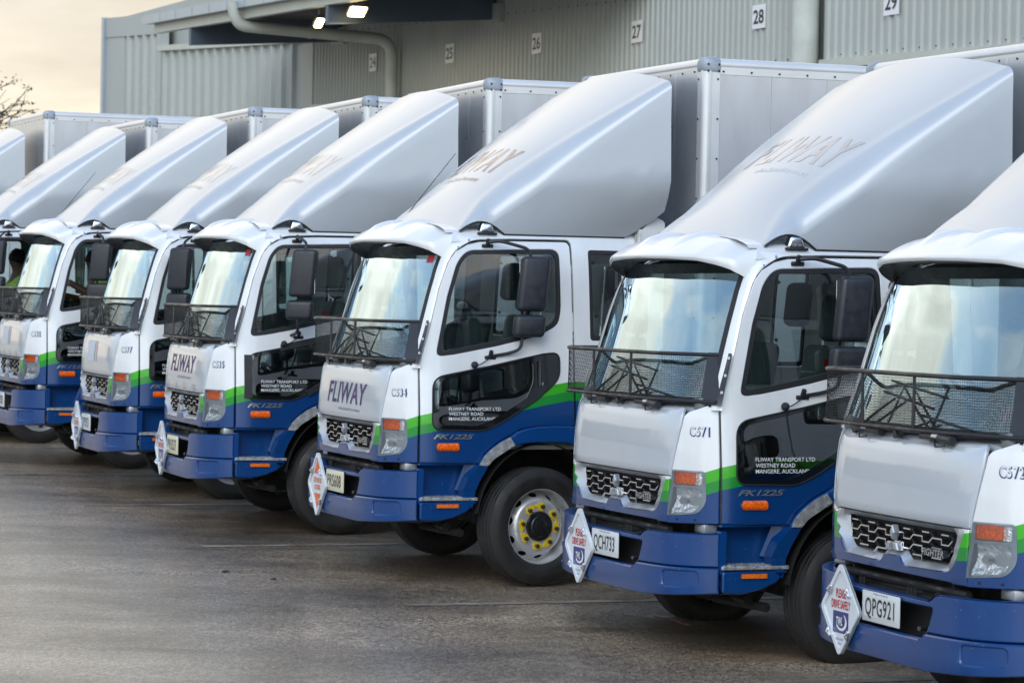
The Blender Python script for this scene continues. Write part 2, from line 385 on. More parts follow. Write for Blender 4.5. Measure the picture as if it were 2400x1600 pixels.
def text2d(body, size=1., shear=0., offset=0., sx=1., spacing=1.):
    """flat lettering: verts in 2D centred on 0, height of capitals = size"""
    key = (body, shear, offset, spacing)
    if key not in _tc:
        c = bpy.data.curves.new('lettering', 'FONT'); c.body = body; c.size = 1; c.shear = shear; c.offset = offset; c.space_character = spacing; c.align_x = 'LEFT'; c.resolution_u = 3; c.fill_mode = 'FRONT'
        o = bpy.data.objects.new('lettering', c); COL.objects.link(o); dg = bpy.context.evaluated_depsgraph_get(); dg.update()
        me = o.evaluated_get(dg).to_mesh()
        V = np.array([v.co[:2] for v in me.vertices]) if len(me.vertices) else np.zeros((0, 2)); F = [tuple(p.vertices) for p in me.polygons]
        o.evaluated_get(dg).to_mesh_clear(); bpy.data.objects.remove(o); bpy.data.curves.remove(c)
        _tc[key] = (V, F)
    V, F = _tc[key]; cap = .69
    V = V.copy(); x0, x1 = V[:, 0].min(), V[:, 0].max()
    V[:, 0] = (V[:, 0]-(x0+x1)/2)*size/cap*sx; V[:, 1] = (V[:, 1]-cap/2)*size/cap
    return V, F
def lettering(body, f, size, shear=0., offset=0., sx=1., spacing=1., flip=False, width=None):
    V, F = text2d(body, size, shear, offset, sx, spacing)
    if width: V = V*np.array([width/(V[:, 0].max()-V[:, 0].min()), 1])
    return [tuple(f(a, b)) for a, b in V], [tuple(reversed(q)) for q in F] if flip else F

# ------------------------------------------------------------------ truck template
class Tmpl:
    def __init__(s): s.items = []
    def add(s, name, VF, m, parent=None, loc=None, rot=None, key=None, label=None, smooth=True, sharp=32):
        me = VF if isinstance(VF, bpy.types.Mesh) else mesh(name, VF, m, smooth, sharp)
        s.items.append(dict(name=name, me=me, parent=parent, loc=loc, rot=rot, key=key, label=label)); return len(s.items)-1
TK = Tmpl(); A = TK.add

# body skin: plan section of the nose and side, bent by height
CS = np.array(smooth_path([(-.095, 0), (-.097, .25), (-.101, .5), (-.113, .7), (-.135, .80), (-.178, .90), (-.243, 1.0), (-.30, 1.055), (-.345, 1.088), (-.42, 1.110), (-.52, 1.118), (-.7, 1.12), (-1.0, 1.12), (-1.4, 1.12), (-2.12, 1.12)], 8))
SL = np.concatenate([[0], np.cumsum(np.linalg.norm(np.diff(CS, axis=0), axis=1))])
ZS = [0, .5, 1.25, 1.75, 2.3, 2.5, 2.58, 2.62]; YS = [1.12, 1.12, 1.115, 1.06, 1.0, .965, .93, .9]
_zz = np.linspace(0, 2.7, 271); _yy = np.interp(_zz, ZS, YS); _yy = np.convolve(np.pad(_yy, 8, 'edge'), np.ones(17)/17, 'valid')
def ysz(z): return float(np.interp(z, _zz, _yy))
def skin(s, z):
    sg = 1 if s >= 0 else -1; a = abs(s)
    x = float(np.interp(a, SL, CS[:, 0])); y = float(np.interp(a, SL, CS[:, 1]))
    wgt = max(0., min(1., (1.09-y)/.35))
    dx = float(np.interp(z, [1.18, 1.35, 1.48, 1.55, 1.585, 1.61, 1.64], [0, -.006, -.018, -.032, -.052, -.085, -.13]))
    return (x+dx*wgt, sg*y*ysz(z)/1.12, z)
def sy(y): return math.copysign(float(np.interp(abs(y), CS[:, 1][:80], SL[:80])), y)
def sx_(x): return float(np.interp(-x, -CS[:, 0], SL))
def Fp(L_): return [(sy(y), z) for y, z in L_]
def Sp(L_): return [(sx_(x), z) for x, z in L_]
def side(x, z): return (x, ysz(z), z)
def both(name, VF, m, parent=None, keyL=None, keyR=None, **k):
    pl = parent if not isinstance(parent, tuple) else parent[0]; pr = parent if not isinstance(parent, tuple) else parent[1]
    return A(name, VF, m, pl, key=keyL, **k), A(name, mir(VF), m, pr, key=keyR, **k)

# --- cab body: rear side, roof, back wall, inner floor
cab = A('cab_body', join(
    panel([(-1.558, 1.06), (-2.09, 1.06), (-2.09, 2.60), (-.62, 2.60), (-.60, 2.53), (-.70, 2.535), (-.815, 2.555), (-1.07, 2.566), (-1.515, 2.569), (-1.54, 2.562), (-1.556, 2.54)], side, [rpoly([(-1.685, 1.815), (-1.955, 1.815), (-1.955, 2.495), (-1.685, 2.495)], .03)], .06, .02),
    mir(panel([(-1.558, 1.06), (-2.09, 1.06), (-2.09, 2.60), (-.62, 2.60), (-.60, 2.53), (-.70, 2.535), (-.815, 2.555), (-1.07, 2.566), (-1.515, 2.569), (-1.54, 2.562), (-1.556, 2.54)], side, [rpoly([(-1.685, 1.815), (-1.955, 1.815), (-1.955, 2.495), (-1.685, 2.495)], .03)], .06, .02)),
    grid(lambda u, v: (-.56-1.53*v, (1 if u > 0 else -1)*float(np.interp(abs(u), [0, .55, .75, .88, .95, 1], [0, .55, .75, .86, .905, ysz(2.60)])), float(np.interp(abs(u), [0, .55, .75, .88, .95, 1], [2.69, 2.672, 2.652, 2.63, 2.615, 2.60]))), np.linspace(-1, 1, 41), np.linspace(0, 1, 9), True),
    box(-2.11, -2.09, -1.02, 1.02, 1.0, 1.82), box(-2.11, -2.09, -1.0, 1.0, 2.38, 2.66), box(-2.11, -2.09, -.98, -.55, 1.82, 2.38), box(-2.11, -2.09, .55, .98, 1.82, 2.38)), M['livery'])
# A pillars between screen edge and door seam
def scr(u, z):
    """windscreen surface, u in -1..1"""
    xe = float(np.interp(z, [1.60, 1.64, 1.94, 2.16, 2.34, 2.43, 2.52], [-.285, -.298, -.385, -.445, -.503, -.54, -.585]))
    ye = float(np.interp(z, [1.60, 1.94, 2.2, 2.43, 2.52], [1.005, .962, .945, .915, .90]))
    return (xe+.13*(1-abs(u)**2.3), u*ye, z)
def seam(z): return float(np.interp(z, [.9, 1.62, 1.715, 1.857, 2.199, 2.369, 2.41, 2.468, 2.52], [-.330, -.330, -.350, -.397, -.487, -.556, -.578, -.622, -.70]))
zs = list(np.linspace(1.60, 2.52, 20))
pv = []
for k, z in enumerate(zs):
    a = Vector(scr(1, z)); b = Vector((seam(z), ysz(z), z)); mid = (a+b)/2+Vector((.012, .018, 0))
    a2 = a+Vector((-.03, -.005, 0)); b2 = b+Vector((-.004, -.03, 0))
    pv.append([a2, a+Vector((.004, .006, 0)), mid, b, b2])
pill = ([tuple(p) for row in pv for p in row], [(j*5+i, j*5+i+1, (j+1)*5+i+1, (j+1)*5+i) for j in range(len(zs)-1) for i in range(4)])
both('windscreen_pillar', pill, M['silver'], sharp=60)
# inner lining so that nothing shows through gaps
A('cab_lining', join(box(-2.085, -2.08, -1.0, 1.0, 1.05, 1.80), box(-2.085, -2.08, -.96, .96, 2.40, 2.62), box(-2.07, -.58, -.86, .86, 2.58, 2.60), box(-2.07, -.36, -1.03, 1.03, 1.0, 1.03),
    box(-.30, -.28, -.95, .95, .95, 1.60)), M['trimlight'], smooth=False)

# --- doors
dfl = [(seam(z), z) for z in np.linspace(.905, 2.40, 18)]
door_out = [(-.336, .908)] + [(x-.006, z) for x, z in dfl[1:]] + [(-.634, 2.462), (-.727, 2.515), (-.82, 2.537), (-1.068, 2.548), (-1.50, 2.551), (-1.525, 2.545), (-1.541, 2.52), (-1.543, 2.37), (-1.545, 1.8), (-1.545, 1.178), (-1.256, 1.18), (-1.105, 1.152), (-1.037, 1.112), (-.93, 1.058), (-.828, .976), (-.785, .902)]
win_o = rpoly([(-.455, 1.685), (-.60, 1.702), (-.93, 1.766), (-1.27, 1.846), (-1.43, 1.93), (-1.452, 2.05), (-1.452, 2.495), (-.72, 2.472), (-.635, 2.38), (-.553, 2.13)], [.055, .02, .02, .06, .09, .04, .075, .07, .07, .02])
win_i = rpoly([(-.492, 1.722), (-.62, 1.742), (-.93, 1.803), (-1.24, 1.874), (-1.40, 1.95), (-1.424, 2.06), (-1.424, 2.462), (-.735, 2.446), (-.662, 2.37), (-.583, 2.13)], [.03, .02, .02, .06, .07, .04, .06, .05, .05, .02])
qw_o = rpoly([(-.422, 1.15), (-.83, 1.142), (-.98, 1.212), (-1.25, 1.378), (-1.43, 1.53), (-1.432, 1.725), (-1.30, 1.712), (-.862, 1.615), (-.43, 1.53)], [.07, .06, .05, .02, .07, .09, .02, .02, .09])
qw_i = rpoly([(-.47, 1.185), (-.79, 1.178), (-.96, 1.26), (-1.16, 1.38), (-1.22, 1.50), (-1.222, 1.665), (-.862, 1.588), (-.475, 1.505)], [.05, .05, .04, .02, .04, .05, .02, .05])
def skx(x, z): return skin(sx_(x), z) if x > -.9 and z < 1.6 else side(x, z)
def sks(x, z):
    y0 = skin(sx_(x), z)[1]; return (x, y0, z)
dL, dR = both('door', panel(door_out, sks, [win_o, qw_o], .045, .03), M['livery'], key=None) if False else both('door', panel(door_out, sks, [win_o, qw_o], .045, .03, roll=.005), M['livery'])
both('door_lining', panel(door_out, lambda x, z: (x, sks(x, z)[1]-.06, z), [win_i, qw_i], .09, 0), M['inner'], (dL, dR))
both('window_seal', panel(win_o, sks, [win_i], .04, .02, -.002), M['rubber'], (dL, dR))
both('window_glass', panel(rpoly(win_i, 0), sks, (), .12, 0, -.012), M['glass'], (dL, dR), keyL='lglass')
both('quarter_window_frame', panel(qw_o, sks, [qw_i], .04, .02, .002), M['gloss_black'], (dL, dR))
both('quarter_window_glass', panel(qw_i, sks, (), .12, 0, -.006), M['tint'], (dL, dR))
# bright edge round the quarter window
both('quarter_window_trim', tube([Vector(sks(x, z))+Vector((0, .004, 0)) for x, z in resample(qw_o, .05)], .006, 6, True), M['rubber'], (dL, dR))
hb = rpoly([(-1.262, 1.47), (-1.395, 1.55), (-1.405, 1.69), (-1.27, 1.67)], .03)
hnd = join(panel(rpoly([(-1.295, 1.535), (-1.375, 1.565), (-1.385, 1.668), (-1.30, 1.655)], .03), lambda x, z: (x, sks(x, z)[1]-.02, z), (), .03, 0),
           tube([sks(-1.268, 1.475)[:1]+(sks(-1.268, 1.475)[1]+.012,)+(1.475,), (-1.27, sks(-1.27, 1.66)[1]+.02, 1.66)], .014, 8),
           tube([(-1.30, sks(-1.3, 1.50)[1]+.002, 1.495), (-1.30, sks(-1.3, 1.5)[1]+.012, 1.495)], .013, 12))
both('door_handle', hnd, M['black'], (dL, dR))
both('key_lock', tube([(-1.287, sks(-1.29, 1.49)[1]+.004, 1.492), (-1.287, sks(-1.29, 1.49)[1]+.014, 1.492)], .012, 12), M['chrome'], (dL, dR))
def on_left(x0, z0, lift):
    return lambda a, b: (x0-a, sks(x0-a, z0+b)[1]+lift, z0+b)
def on_right(x0, z0, lift):
    return lambda a, b: (x0+a, -(sks(x0+a, z0+b)[1]+lift), z0+b)
def addr(fn, sgn=1):
    return join(*[mvtext(t, fn, dz) for t, dz in (('FLIWAY TRANSPORT LTD', .0), ('WESTNEY ROAD', -.038), ('MANGERE, AUCKLAND', -.076))])
def left_aligned(t, x0, z0, size, lift, right=False):
    V, F = text2d(t, size, 0, .002, 1.0); V = V-np.array([V[:, 0].min(), 0])
    if not right: return [(x0-a, sks(x0-a, z0+b)[1]+lift, z0+b) for a, b in V], [tuple(q) for q in F]
    return [(x0+a, -(sks(x0+a, z0+b)[1]+lift), z0+b) for a, b in V], F
A('address_lettering', join(left_aligned('FLIWAY TRANSPORT LTD', -.549, 1.303, .0245, .001), left_aligned('WESTNEY ROAD', -.549, 1.267, .0245, .001), left_aligned('MANGERE, AUCKLAND', -.549, 1.231, .0245, .001)), M['letter_white'], dL, key='addr')
A('model_lettering', lettering('FK1225', on_left(-.587, 1.100, .006), .034, .35, .030, 1.0, .98, width=.315), M['badge'], dL)
A('model_lettering', lettering('FK1225', on_right(-.587, 1.100, .006), .034, .35, .030, 1.0, .98, width=.315), M['badge'], dR)
# --- rear quarter window
rq = rpoly([(-1.69, 1.82), (-1.95, 1.82), (-1.95, 2.49), (-1.69, 2.49)], .03); rqi = rpoly([(-1.712, 1.85), (-1.93, 1.85), (-1.93, 2.465), (-1.712, 2.465)], .025)
rL, rR = both('rear_side_window', panel(rq, side, [rqi], .05, .02, -.002), M['rubber'])
both('window_glass', panel(rqi, side, (), .15, 0, -.012), M['glass'], (rL, rR))
both('window_clip', join(*[tube([(x, ysz(z)-.014, z), (x, ysz(z)+.004, z)], .012, 10) for x, z in ((-1.725, 2.40), (-1.90, 2.20), (-1.74, 2.0))]), M['black'], (rL, rR))
A('rear_window', panel([(-.55, 1.82), (.55, 1.82), (.55, 2.38), (-.55, 2.38)], lambda y, z: (-2.095, y, z), (), .3, 0), M['glass'])
# --- front panels
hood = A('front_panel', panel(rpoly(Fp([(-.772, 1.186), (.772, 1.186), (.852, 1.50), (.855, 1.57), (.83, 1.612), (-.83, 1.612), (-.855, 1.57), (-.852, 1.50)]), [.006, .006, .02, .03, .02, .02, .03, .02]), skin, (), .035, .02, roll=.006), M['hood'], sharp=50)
A('cowl', join(grid(lambda u, v: (-.135-.16*abs(u)**2.3*.9-.045*v-.012, u*1.0, 1.575+.095*v), np.linspace(-1, 1, 31), np.linspace(0, 1, 4))), M['satin'])
gout = rpoly([(-.735, 1.180), (.735, 1.180), (.652, 1.0), (.60, .955), (.115, .945), (.072, .99), (-.105, .99), (-.145, .945), (-.60, .955), (-.652, 1.0)], [.02, .02, .08, .08, .02, .02, .02, .02, .08, .08])
gin = rpoly([(-.62, 1.152), (.622, 1.152), (.575, 1.02), (.53, .984), (.14, .976), (.09, 1.02), (-.12, 1.02), (-.165, .976), (-.53, .984), (-.575, 1.02)], [.01, .01, .05, .06, .015, .02, .02, .015, .06, .05])
low = A('grille_panel', panel(rpoly(Fp([(-.752, .893), (-.63, .893), (-.62, .90), (.62, .90), (.63, .893), (.752, .893), (.768, 1.180), (-.768, 1.180)]), .006), lambda s, z: (skin(s, z)[0]-.018*max(0, (.93-z)/.04)**2*.5, *skin(s, z)[1:]), [Fp(gout)], .035, .03, roll=.005), M['livery'])
def gx(y, z): return skin(sy(y), z)[0]
go = resample(gout, .03)
def ringmap(k0, k1, d0, d1, n=None):
    pass
V2, T2 = fillpoly(gout, [gin], .03)
from mathutils import kdtree
ia = np.array(resample(gin, .01)); oa = np.array(resample(gout, .01))
sv = []
for a, b in V2:
    di = np.sqrt(((ia-[a, b])**2).sum(1).min()); do = np.sqrt(((oa-[a, b])**2).sum(1).min()); t = do/(di+do+1e-9)
    dpt = float(np.interp(t, [0, .06, .22, .5, 1], [-.008, .010, .012, -.012, -.045])); sv.append((gx(a, b)+dpt, a, b))
sf = [t if (Vector(sv[t[1]])-Vector(sv[t[0]])).cross(Vector(sv[t[2]])-Vector(sv[t[0]])).x > 0 else tuple(reversed(t)) for t in T2]
A('grille_surround', (sv, sf), M['satin'], low, sharp=45)
A('grille_back', join(panel(gin, lambda y, z: (gx(y, z)-.085, y, z), (), .1, 0, 0, lambda p: Vector((1, 0, 0)))), M['dark'], low)
# chrome zigzag bars and dark struts of the grille
zig = []; strut = []
def ing(y, z): return inpoly(np.array([y]), np.array([z]), gin)[0]
def bar(P, w, d, off):
    P = [p for p in P]
    out = []
    for (y0, z0), (y1, z1) in zip(P[:-1], P[1:]):
        if not (ing(y0, z0) and ing(y1, z1)): continue
        t = Vector((0, y1-y0, z1-z0)); Ln = t.length; t.normalize(); n = Vector((0, -t.z, t.y))*w/2
        a = Vector((gx(y0, z0)-off, y0, z0))-t*w*.3; b = Vector((gx(y1, z1)-off, y1, z1))+t*w*.3; q = Vector((d, 0, 0))
        V = [a+n, a-n, b-n, b+n, a+n-q, a-n-q, b-n-q, b+n-q]
        out.append(([tuple(v) for v in V], [(0, 1, 2, 3), (1, 0, 4, 5), (2, 1, 5, 6), (3, 2, 6, 7), (0, 3, 7, 4)]))
    return out
for r in range(-1, 5):
    for c in range(-1, 7):
        y0 = -.555+c*.206; z0 = 1.131-.0506*r
        zig += bar([(y0, z0+.026), (y0, z0), (y0+.072, z0), (y0+.108, z0+.026), (y0+.206, z0+.026)], .0068, .02, .028)
        strut += bar([(y0+.072, z0), (y0+.108, z0-.0246), (y0+.206, z0-.0246)], .007, .03, .04)
A('grille_bars', join(*zig), M['chrome'], low, smooth=False)
A('grille_lattice', join(*strut), M['black'], low, smooth=False)
def diamond(c, ang, L_, w):
    y, z = c; d = Vector((math.sin(ang), math.cos(ang))); n = Vector((d.y, -d.x)); o = Vector((y, z))+d*.006; x0 = gx(0, 1.05)
    def ring(k, x): 
        m = o+d*L_/2; return [(x, *(m+(p-m)*k)) for p in (o, o+d*L_/2+n*w/2, o+d*L_, o+d*L_/2-n*w/2)]
    V = ring(1, x0-.03)+ring(1, x0)+ring(.72, x0+.007)
    F = [(8, 9, 10, 11)]
    for i in range(4): j = (i+1) % 4; F += [(i, j, 4+j, 4+i), (4+i, 4+j, 8+j, 8+i)]
    return V, F
A('emblem', join(diamond((-.008, 1.058), 0, .080, .050), diamond((-.008, 1.056), R(120), .080, .050), diamond((-.008, 1.056), R(240), .080, .050)), M['satin'], low, smooth=False)
A('badge_lettering', lettering('FIGHTER', lambda a, b: (gx(.42, 1.03)-.006, .425+a, 1.034+b), .036, .12, .012, 1, 1.08, width=.235), M['badge'], low)
A('badge_back', box(gx(.42, 1.03)-.04, gx(.42, 1.03)-.012, .31, .54, 1.016, 1.054), M['black'], low, smooth=False)

# --- corner panels and headlights
hl = rpoly([(sy(.792), 1.222), (sx_(-.255), 1.222), (sx_(-.262), 1.03), (sx_(-.225), .962), (sy(.752), .938)], [.006, .025, .04, .06, .006])
cp_o = rpoly([(sy(.760), .893), (sx_(-.324), .906), (sx_(-.324), 1.640), (sx_(-.285), 1.640), (sy(.872), 1.575), (sy(.862), 1.50), (sy(.780), 1.186)], [.006, .006, .004, .01, .05, .02, .006])
cL, cR = both('corner_panel', panel(cp_o, skin, [hl], .03, .03, roll=.004), M['livery'])
both('corner_screw', join(*[tube([Vector(skin(sx_(x), z)), Vector(skin(sx_(x), z))+Vector((.006, .004, 0))], .007, 8) for x, z in ((-.15, .922), (-.215, .925))]), M['black'], (cL, cR))
hL, hR = both('headlight', panel(hl, lambda s, z: (skin(s, z)[0]-.07, skin(s, z)[1]-.02, z), (), .04, 0, 0), M['satin'])
sA = sy(.80); sB = sx_(-.245)
def hmap(d): return lambda s, z: tuple(Vector(skin(s, z))+Vector((-.75, -.55, 0))*d)
both('housing_frame', panel(hl, skin, [rpoly([(sy(.812), 1.213), (sB-.005, 1.213), (sB-.005, 1.135), (sy(.808), 1.135)], .012), rpoly([(sy(.806), 1.118), (sB-.003, 1.118), (sB-.008, 1.04), (sB-.045, .972), (sy(.770), .952)], [.01, .01, .03, .05, .01])], .03, .05, -.003), M['cap'], (hL, hR))
tl = rpoly([(sy(.808), 1.212), (sy(.958), 1.212), (sy(.958), 1.139), (sy(.805), 1.139)], .018)
both('turn_lamp', panel(tl, hmap(.012), (), .02, .03), M['amber'], (hL, hR))
both('side_lamp', panel(rpoly([(sy(.952), 1.21), (sB-.006, 1.21), (sB-.006, 1.138), (sy(.952), 1.138)], .01), hmap(.018), (), .03, .02), M['lampsilver'], (hL, hR))
def bowl(s, z):
    p = Vector(skin(s, z)); d = ((s-(sy(.80)+.13))/.17)**2+((z-1.035)/.10)**2
    return tuple(p+Vector((-.75, -.5, 0))*(.085-.055*min(1.2, d)))
both('reflector', panel(rpoly([(sy(.792), 1.122), (sB, 1.122), (sB-.005, 1.03), (sB-.045, .966), (sy(.762), .946)], .02), bowl, (), .02, 0), M['lampsilver'], (hL, hR))
both('bulb_shield', tube([tuple(Vector(skin(sy(.86), 1.035))+Vector((-.07, -.04, 0))), tuple(Vector(skin(sy(.86), 1.035))+Vector((-.025, -.02, 0)))], [.03, .022], 14), M['satin'], (hL, hR))
both('lens', panel(hl, skin, (), .04, 0, .001), M['lens'], (hL, hR))

# --- bumper
BP = np.array(smooth_path([(-.045, 0), (-.047, .3), (-.052, .5), (-.063, .66), (-.085, .80), (-.125, .91), (-.185, 1.0), (-.25, 1.06), (-.32, 1.098)], 8)); BL = np.concatenate([[0], np.cumsum(np.linalg.norm(np.diff(BP, axis=0), axis=1))])
def bsk(s, z):
    a = abs(s); x = float(np.interp(a, BL, BP[:, 0])); y = float(np.interp(a, BL, BP[:, 1])); k = max(0, .52-z)
    return (x-k*k*2.2, math.copysign(y, s), z)
def by(y): return math.copysign(float(np.interp(abs(y), BP[:, 1], BL)), y)
def Bp(L_): return [(by(y), z) for y, z in L_]
e1 = BL[-1]
opn = rpoly(Bp([(-.535, .762), (.535, .762), (.50, .68), (.462, .622), (.425, .598), (-.425, .598), (-.462, .622), (-.50, .68)]), [.015, .015, .02, .02, .015, .015, .02, .02])
btop = [(-e1, .850), (by(-.60), .838), (by(-.56), .832), (by(-.50), .797), (by(.50), .797), (by(.56), .832), (by(.60), .838), (e1, .850)]
up_o = btop+[(e1, .643), (by(.46), .631), (by(.46), .56), (by(-.46), .56), (by(-.46), .631), (-e1, .643)]
opn2 = [(a, max(b, .6)) for a, b in opn]
bmp = A('bumper', join(panel(up_o, bsk, [opn], .035, .03, roll=.009),
    panel([(e1, .638), (by(.468), .626), (by(.43), .594), (by(-.43), .594), (by(-.468), .626), (-e1, .638), (-e1, .484), (by(-.9), .462), (by(-.5), .437), (by(.5), .437), (by(.9), .462), (e1, .484)], bsk, [rpoly([(by(.80), .607), (sx_(-.3) if False else by(1.03), .613), (by(1.03), .522), (by(.80), .513)], .03), rpoly([(by(-.80), .607), (by(-1.03), .613), (by(-1.03), .522), (by(-.80), .513)], .03)], .035, .04, .014, roll=.008),
    panel(rpoly([(by(.79), .615), (by(1.04), .62), (by(1.04), .515), (by(.79), .505)], .03), bsk, (), .03, 0, .004), panel(rpoly([(by(-.79), .615), (by(-1.04), .62), (by(-1.04), .515), (by(-.79), .505)], .03), bsk, (), .03, 0, .004),
    strip([bsk(s, float(np.interp(s, [q[0] for q in btop], [q[1] for q in btop]))) for s in np.linspace(-e1, e1, 60)], [tuple(Vector(bsk(s*.985, float(np.interp(s, [q[0] for q in btop], [q[1] for q in btop]))-.004))+Vector((-.075, 0, 0))) for s in np.linspace(-e1, e1, 60)]),
    strip([tuple(Vector(bsk(s, .437+.047*(abs(s)/e1)**2))) for s in np.linspace(-e1, e1, 50)], [tuple(Vector(bsk(s*.97, .437+.047*(abs(s)/e1)**2))+Vector((-.25, 0, -.01))) for s in np.linspace(-e1, e1, 50)])), M['blue'])
A('opening_back', join(box(-.16, -.15, -.62, .62, .56, .80), box(-.20, -.06, -.60, .60, .578, .588)), M['dark'], bmp, smooth=False)
A('tow_eye', join(tube([(-.12, .36, .64), (-.05, .40, .645)], .012), tube([(-.12, -.36, .64), (-.05, -.40, .645)], .012)), M['steel'], bmp)
A('front_cavity', join(box(-.34, -.33, -1.0, 1.0, .55, .95), tube([(-.16, -.75, .845), (-.16, .72, .845)], .022), tube([(-.21, -.9, .80), (-.21, .9, .80)], .03), box(-.30, -.15, -.58, -.56, .78, .90), box(-.30, -.15, .56, .58, .78, .90),
    *[tube([(-.13, y, .79), (-.13, y, .83)], .01, 6) for y in (.12, .16, .20, -.4, -.44, .44, .47)]), M['chassis'])
both('bumper_bracket', join(rbox(-.34, -.25, .88, 1.02, .845, .90, .008)), M['satin'])
# number plate
pl = A('licence_plate', rbox(-.040, -.028, -.213, .213, .622, .784, .006), None, key='plate')
# --- stone guard
gp = [(-.30, 1.06), (-.145, .55), (-.118, .18), (-.116, -.45), (-.135, -.94), (-.20, -1.04), (-.36, -1.09)]
gt = [(-.405, .972), (-.160, .545), (-.135, .18), (-.128, -.45), (-.128, -.92), (-.20, -1.02), (-.42, -1.05)]
ZT, ZB = 1.935, 1.648
gs = A('stone_guard', join(tube(bend_path([(x, y, ZT) for x, y in gt], .06), .0125, 8), tube(bend_path([(x, y, ZB) for x, y in gp], .06), .0125, 8)), M['gold'], key='guard')
def gpos(t, v):
    """t along the guard 0..1, v height 0..1"""
    a = np.array(bend_path([(x, y, ZT) for x, y in gt], .06)); b = np.array(bend_path([(x, y, ZB) for x, y in gp], .06))
    def at(P):
        d = np.concatenate([[0], np.cumsum(np.linalg.norm(np.diff(P, axis=0), axis=1))]); d /= d[-1]
        return np.array([np.interp(t, d, P[:, i]) for i in range(3)])
    return at(b)*(1-v)+at(a)*v
bars = []
def gy(y, v):
    c = [gpos(t, v) for t in np.linspace(.05, .8, 120)]; return tuple(min(c, key=lambda p: abs(p[1]-y)))
for tt, tb in ((.12, .16), (-.46, -.42)): bars.append(tube([gy(tt, 1), gy(tb, 0)], .009, 6))
for tt in (.5,): pass
A('guard_bar', bars[0], M['gold'], gs); A('guard_bar', bars[1], M['gold'], gs)
wires = []
ts = np.linspace(.012, .988, 150)
for t in ts:
    a = gpos(t, 0); b = gpos(t, 1); wires.append(tube([tuple(a), tuple(b)], 0.0014, 3, cap=False))
tl_ = np.linspace(.012, .988, 26)
for v in np.linspace(.03, .97, 19):
    wires.append(tube([tuple(gpos(t, v)) for t in tl_], 0.0014, 3, cap=False))
wi = A('wire_mesh', join(*wires), M['wire'], gs, smooth=False); TK.items[wi]['kind'] = 'stuff'
def bolt_line(v): return np.array([np.interp(v, [-.08, 0, .3, .62, .95, 1.05], [-.318, -.333, -.352, -.382, -.408, -.415]), np.interp(v, [-.08, 0, .3, .62, .95, 1.05], [1.09, 1.088, 1.082, 1.062, 1.048, 1.042]), 1.648+.287*v])
vb = np.linspace(-.05, 1.05, 9)
A('guard_bracket', join(grid(lambda t, v: tuple(gpos(t, v)+np.array([.003, .002, 0])), np.linspace(.0, .062, 4), vb), grid(lambda k, v: tuple(gpos(0, v)*(1-k)+(bolt_line(v)+np.array([.014, .016, 0]))*k+np.array([.006, .006, 0])*(1+4*k*(1-k)*1.6)), [0, .5, 1], vb, True)), M['mirror_shell'], gs)
A('bracket_bolt', join(*[tube([tuple(bolt_line(v)+np.array([.022, .004, 0])), tuple(bolt_line(v)+np.array([.034, .016, 0]))], .010, 8) for v in (.22, .58, .95)]), M['chrome'], gs)
# --- windscreen, seal, wipers
zsc = np.linspace(1.625, 2.50, 22)
ws = A('windscreen', grid(lambda u, z: scr(u*.985, z), np.linspace(-1, 1, 41), zsc), M['screen'])
def sedge(u0, u1): return grid(lambda u, z: tuple(Vector(scr(u, z))+Vector((.003, 0, 0))), np.linspace(u0, u1, 4), zsc)
A('windscreen_seal', join(sedge(.955, 1.01), sedge(-1.01, -.955), grid(lambda u, z: tuple(Vector(scr(u, z))+Vector((.003, 0, 0))), np.linspace(-1, 1, 31), [1.618, 1.64, 1.668])), M['rubber'], ws)
def wiper(y0, y1, z1, blade):
    a = Vector((scr(y0, 1.63)[0]+.03, y0, 1.615)); b = Vector((scr(y1, z1)[0]+.035, y1, z1)); bl = Vector((0, blade, .07))
    q = b+Vector((scr(min(.9, max(-.9, b.y+blade*.5)), z1)[0]-scr(y1, z1)[0], 0, 0))
    p0 = Vector(scr((b.y-blade*.35)/.97, b.z+.03))+Vector((.022, 0, 0)); p1 = Vector(scr((b.y+blade*.65)/.97, b.z-.03))+Vector((.022, 0, 0)); pm = (p0+p1)/2+Vector((.012, 0, 0))
    return join(tube([tuple(a), tuple((a+b)/2+Vector((.01, 0, 0))), tuple(b)], [.010, .008, .006], 6), tube([tuple(p0), tuple(pm), tuple(p1)], .006, 5), tube([tuple(p0), tuple(p1)], .008, 4), tube([tuple(a-Vector((.02, 0, 0))), tuple(a+Vector((.02, 0, 0)))], .022, 10))
for y0, y1, z1, bl in ((-.62, -.18, 1.80, .55), (-.05, .28, 1.70, .52), (.35, -.10, 1.86, .60)):
    A('wiper', wiper(y0, y1, z1, bl), M['black'])
A('wiper_motor', join(rbox(-.165, -.115, .22, .42, 1.608, 1.636, .008), tube([(-.135, .42, 1.62), (-.135, .56, 1.612)], .024, 10), tube([(-.13, .36, 1.61), (-.11, .42, 1.575), (-.12, .50, 1.585)], .005, 6)), M['black'])
A('wiper_motor', join(rbox(-.17, -.12, -.58, -.40, 1.612, 1.640, .008), tube([(-.14, -.40, 1.622), (-.14, -.25, 1.618)], .022, 10), tube([(-.13, -.50, 1.612), (-.11, -.45, 1.58), (-.12, -.38, 1.59)], .005, 6)), M['black'])
A('washer_nozzle', join(tube([(-.13, .36, 1.625), (-.13, .42, 1.625)], .017, 8), tube([(-.135, -.46, 1.63), (-.135, -.40, 1.63)], .017, 8)), M['satin'])
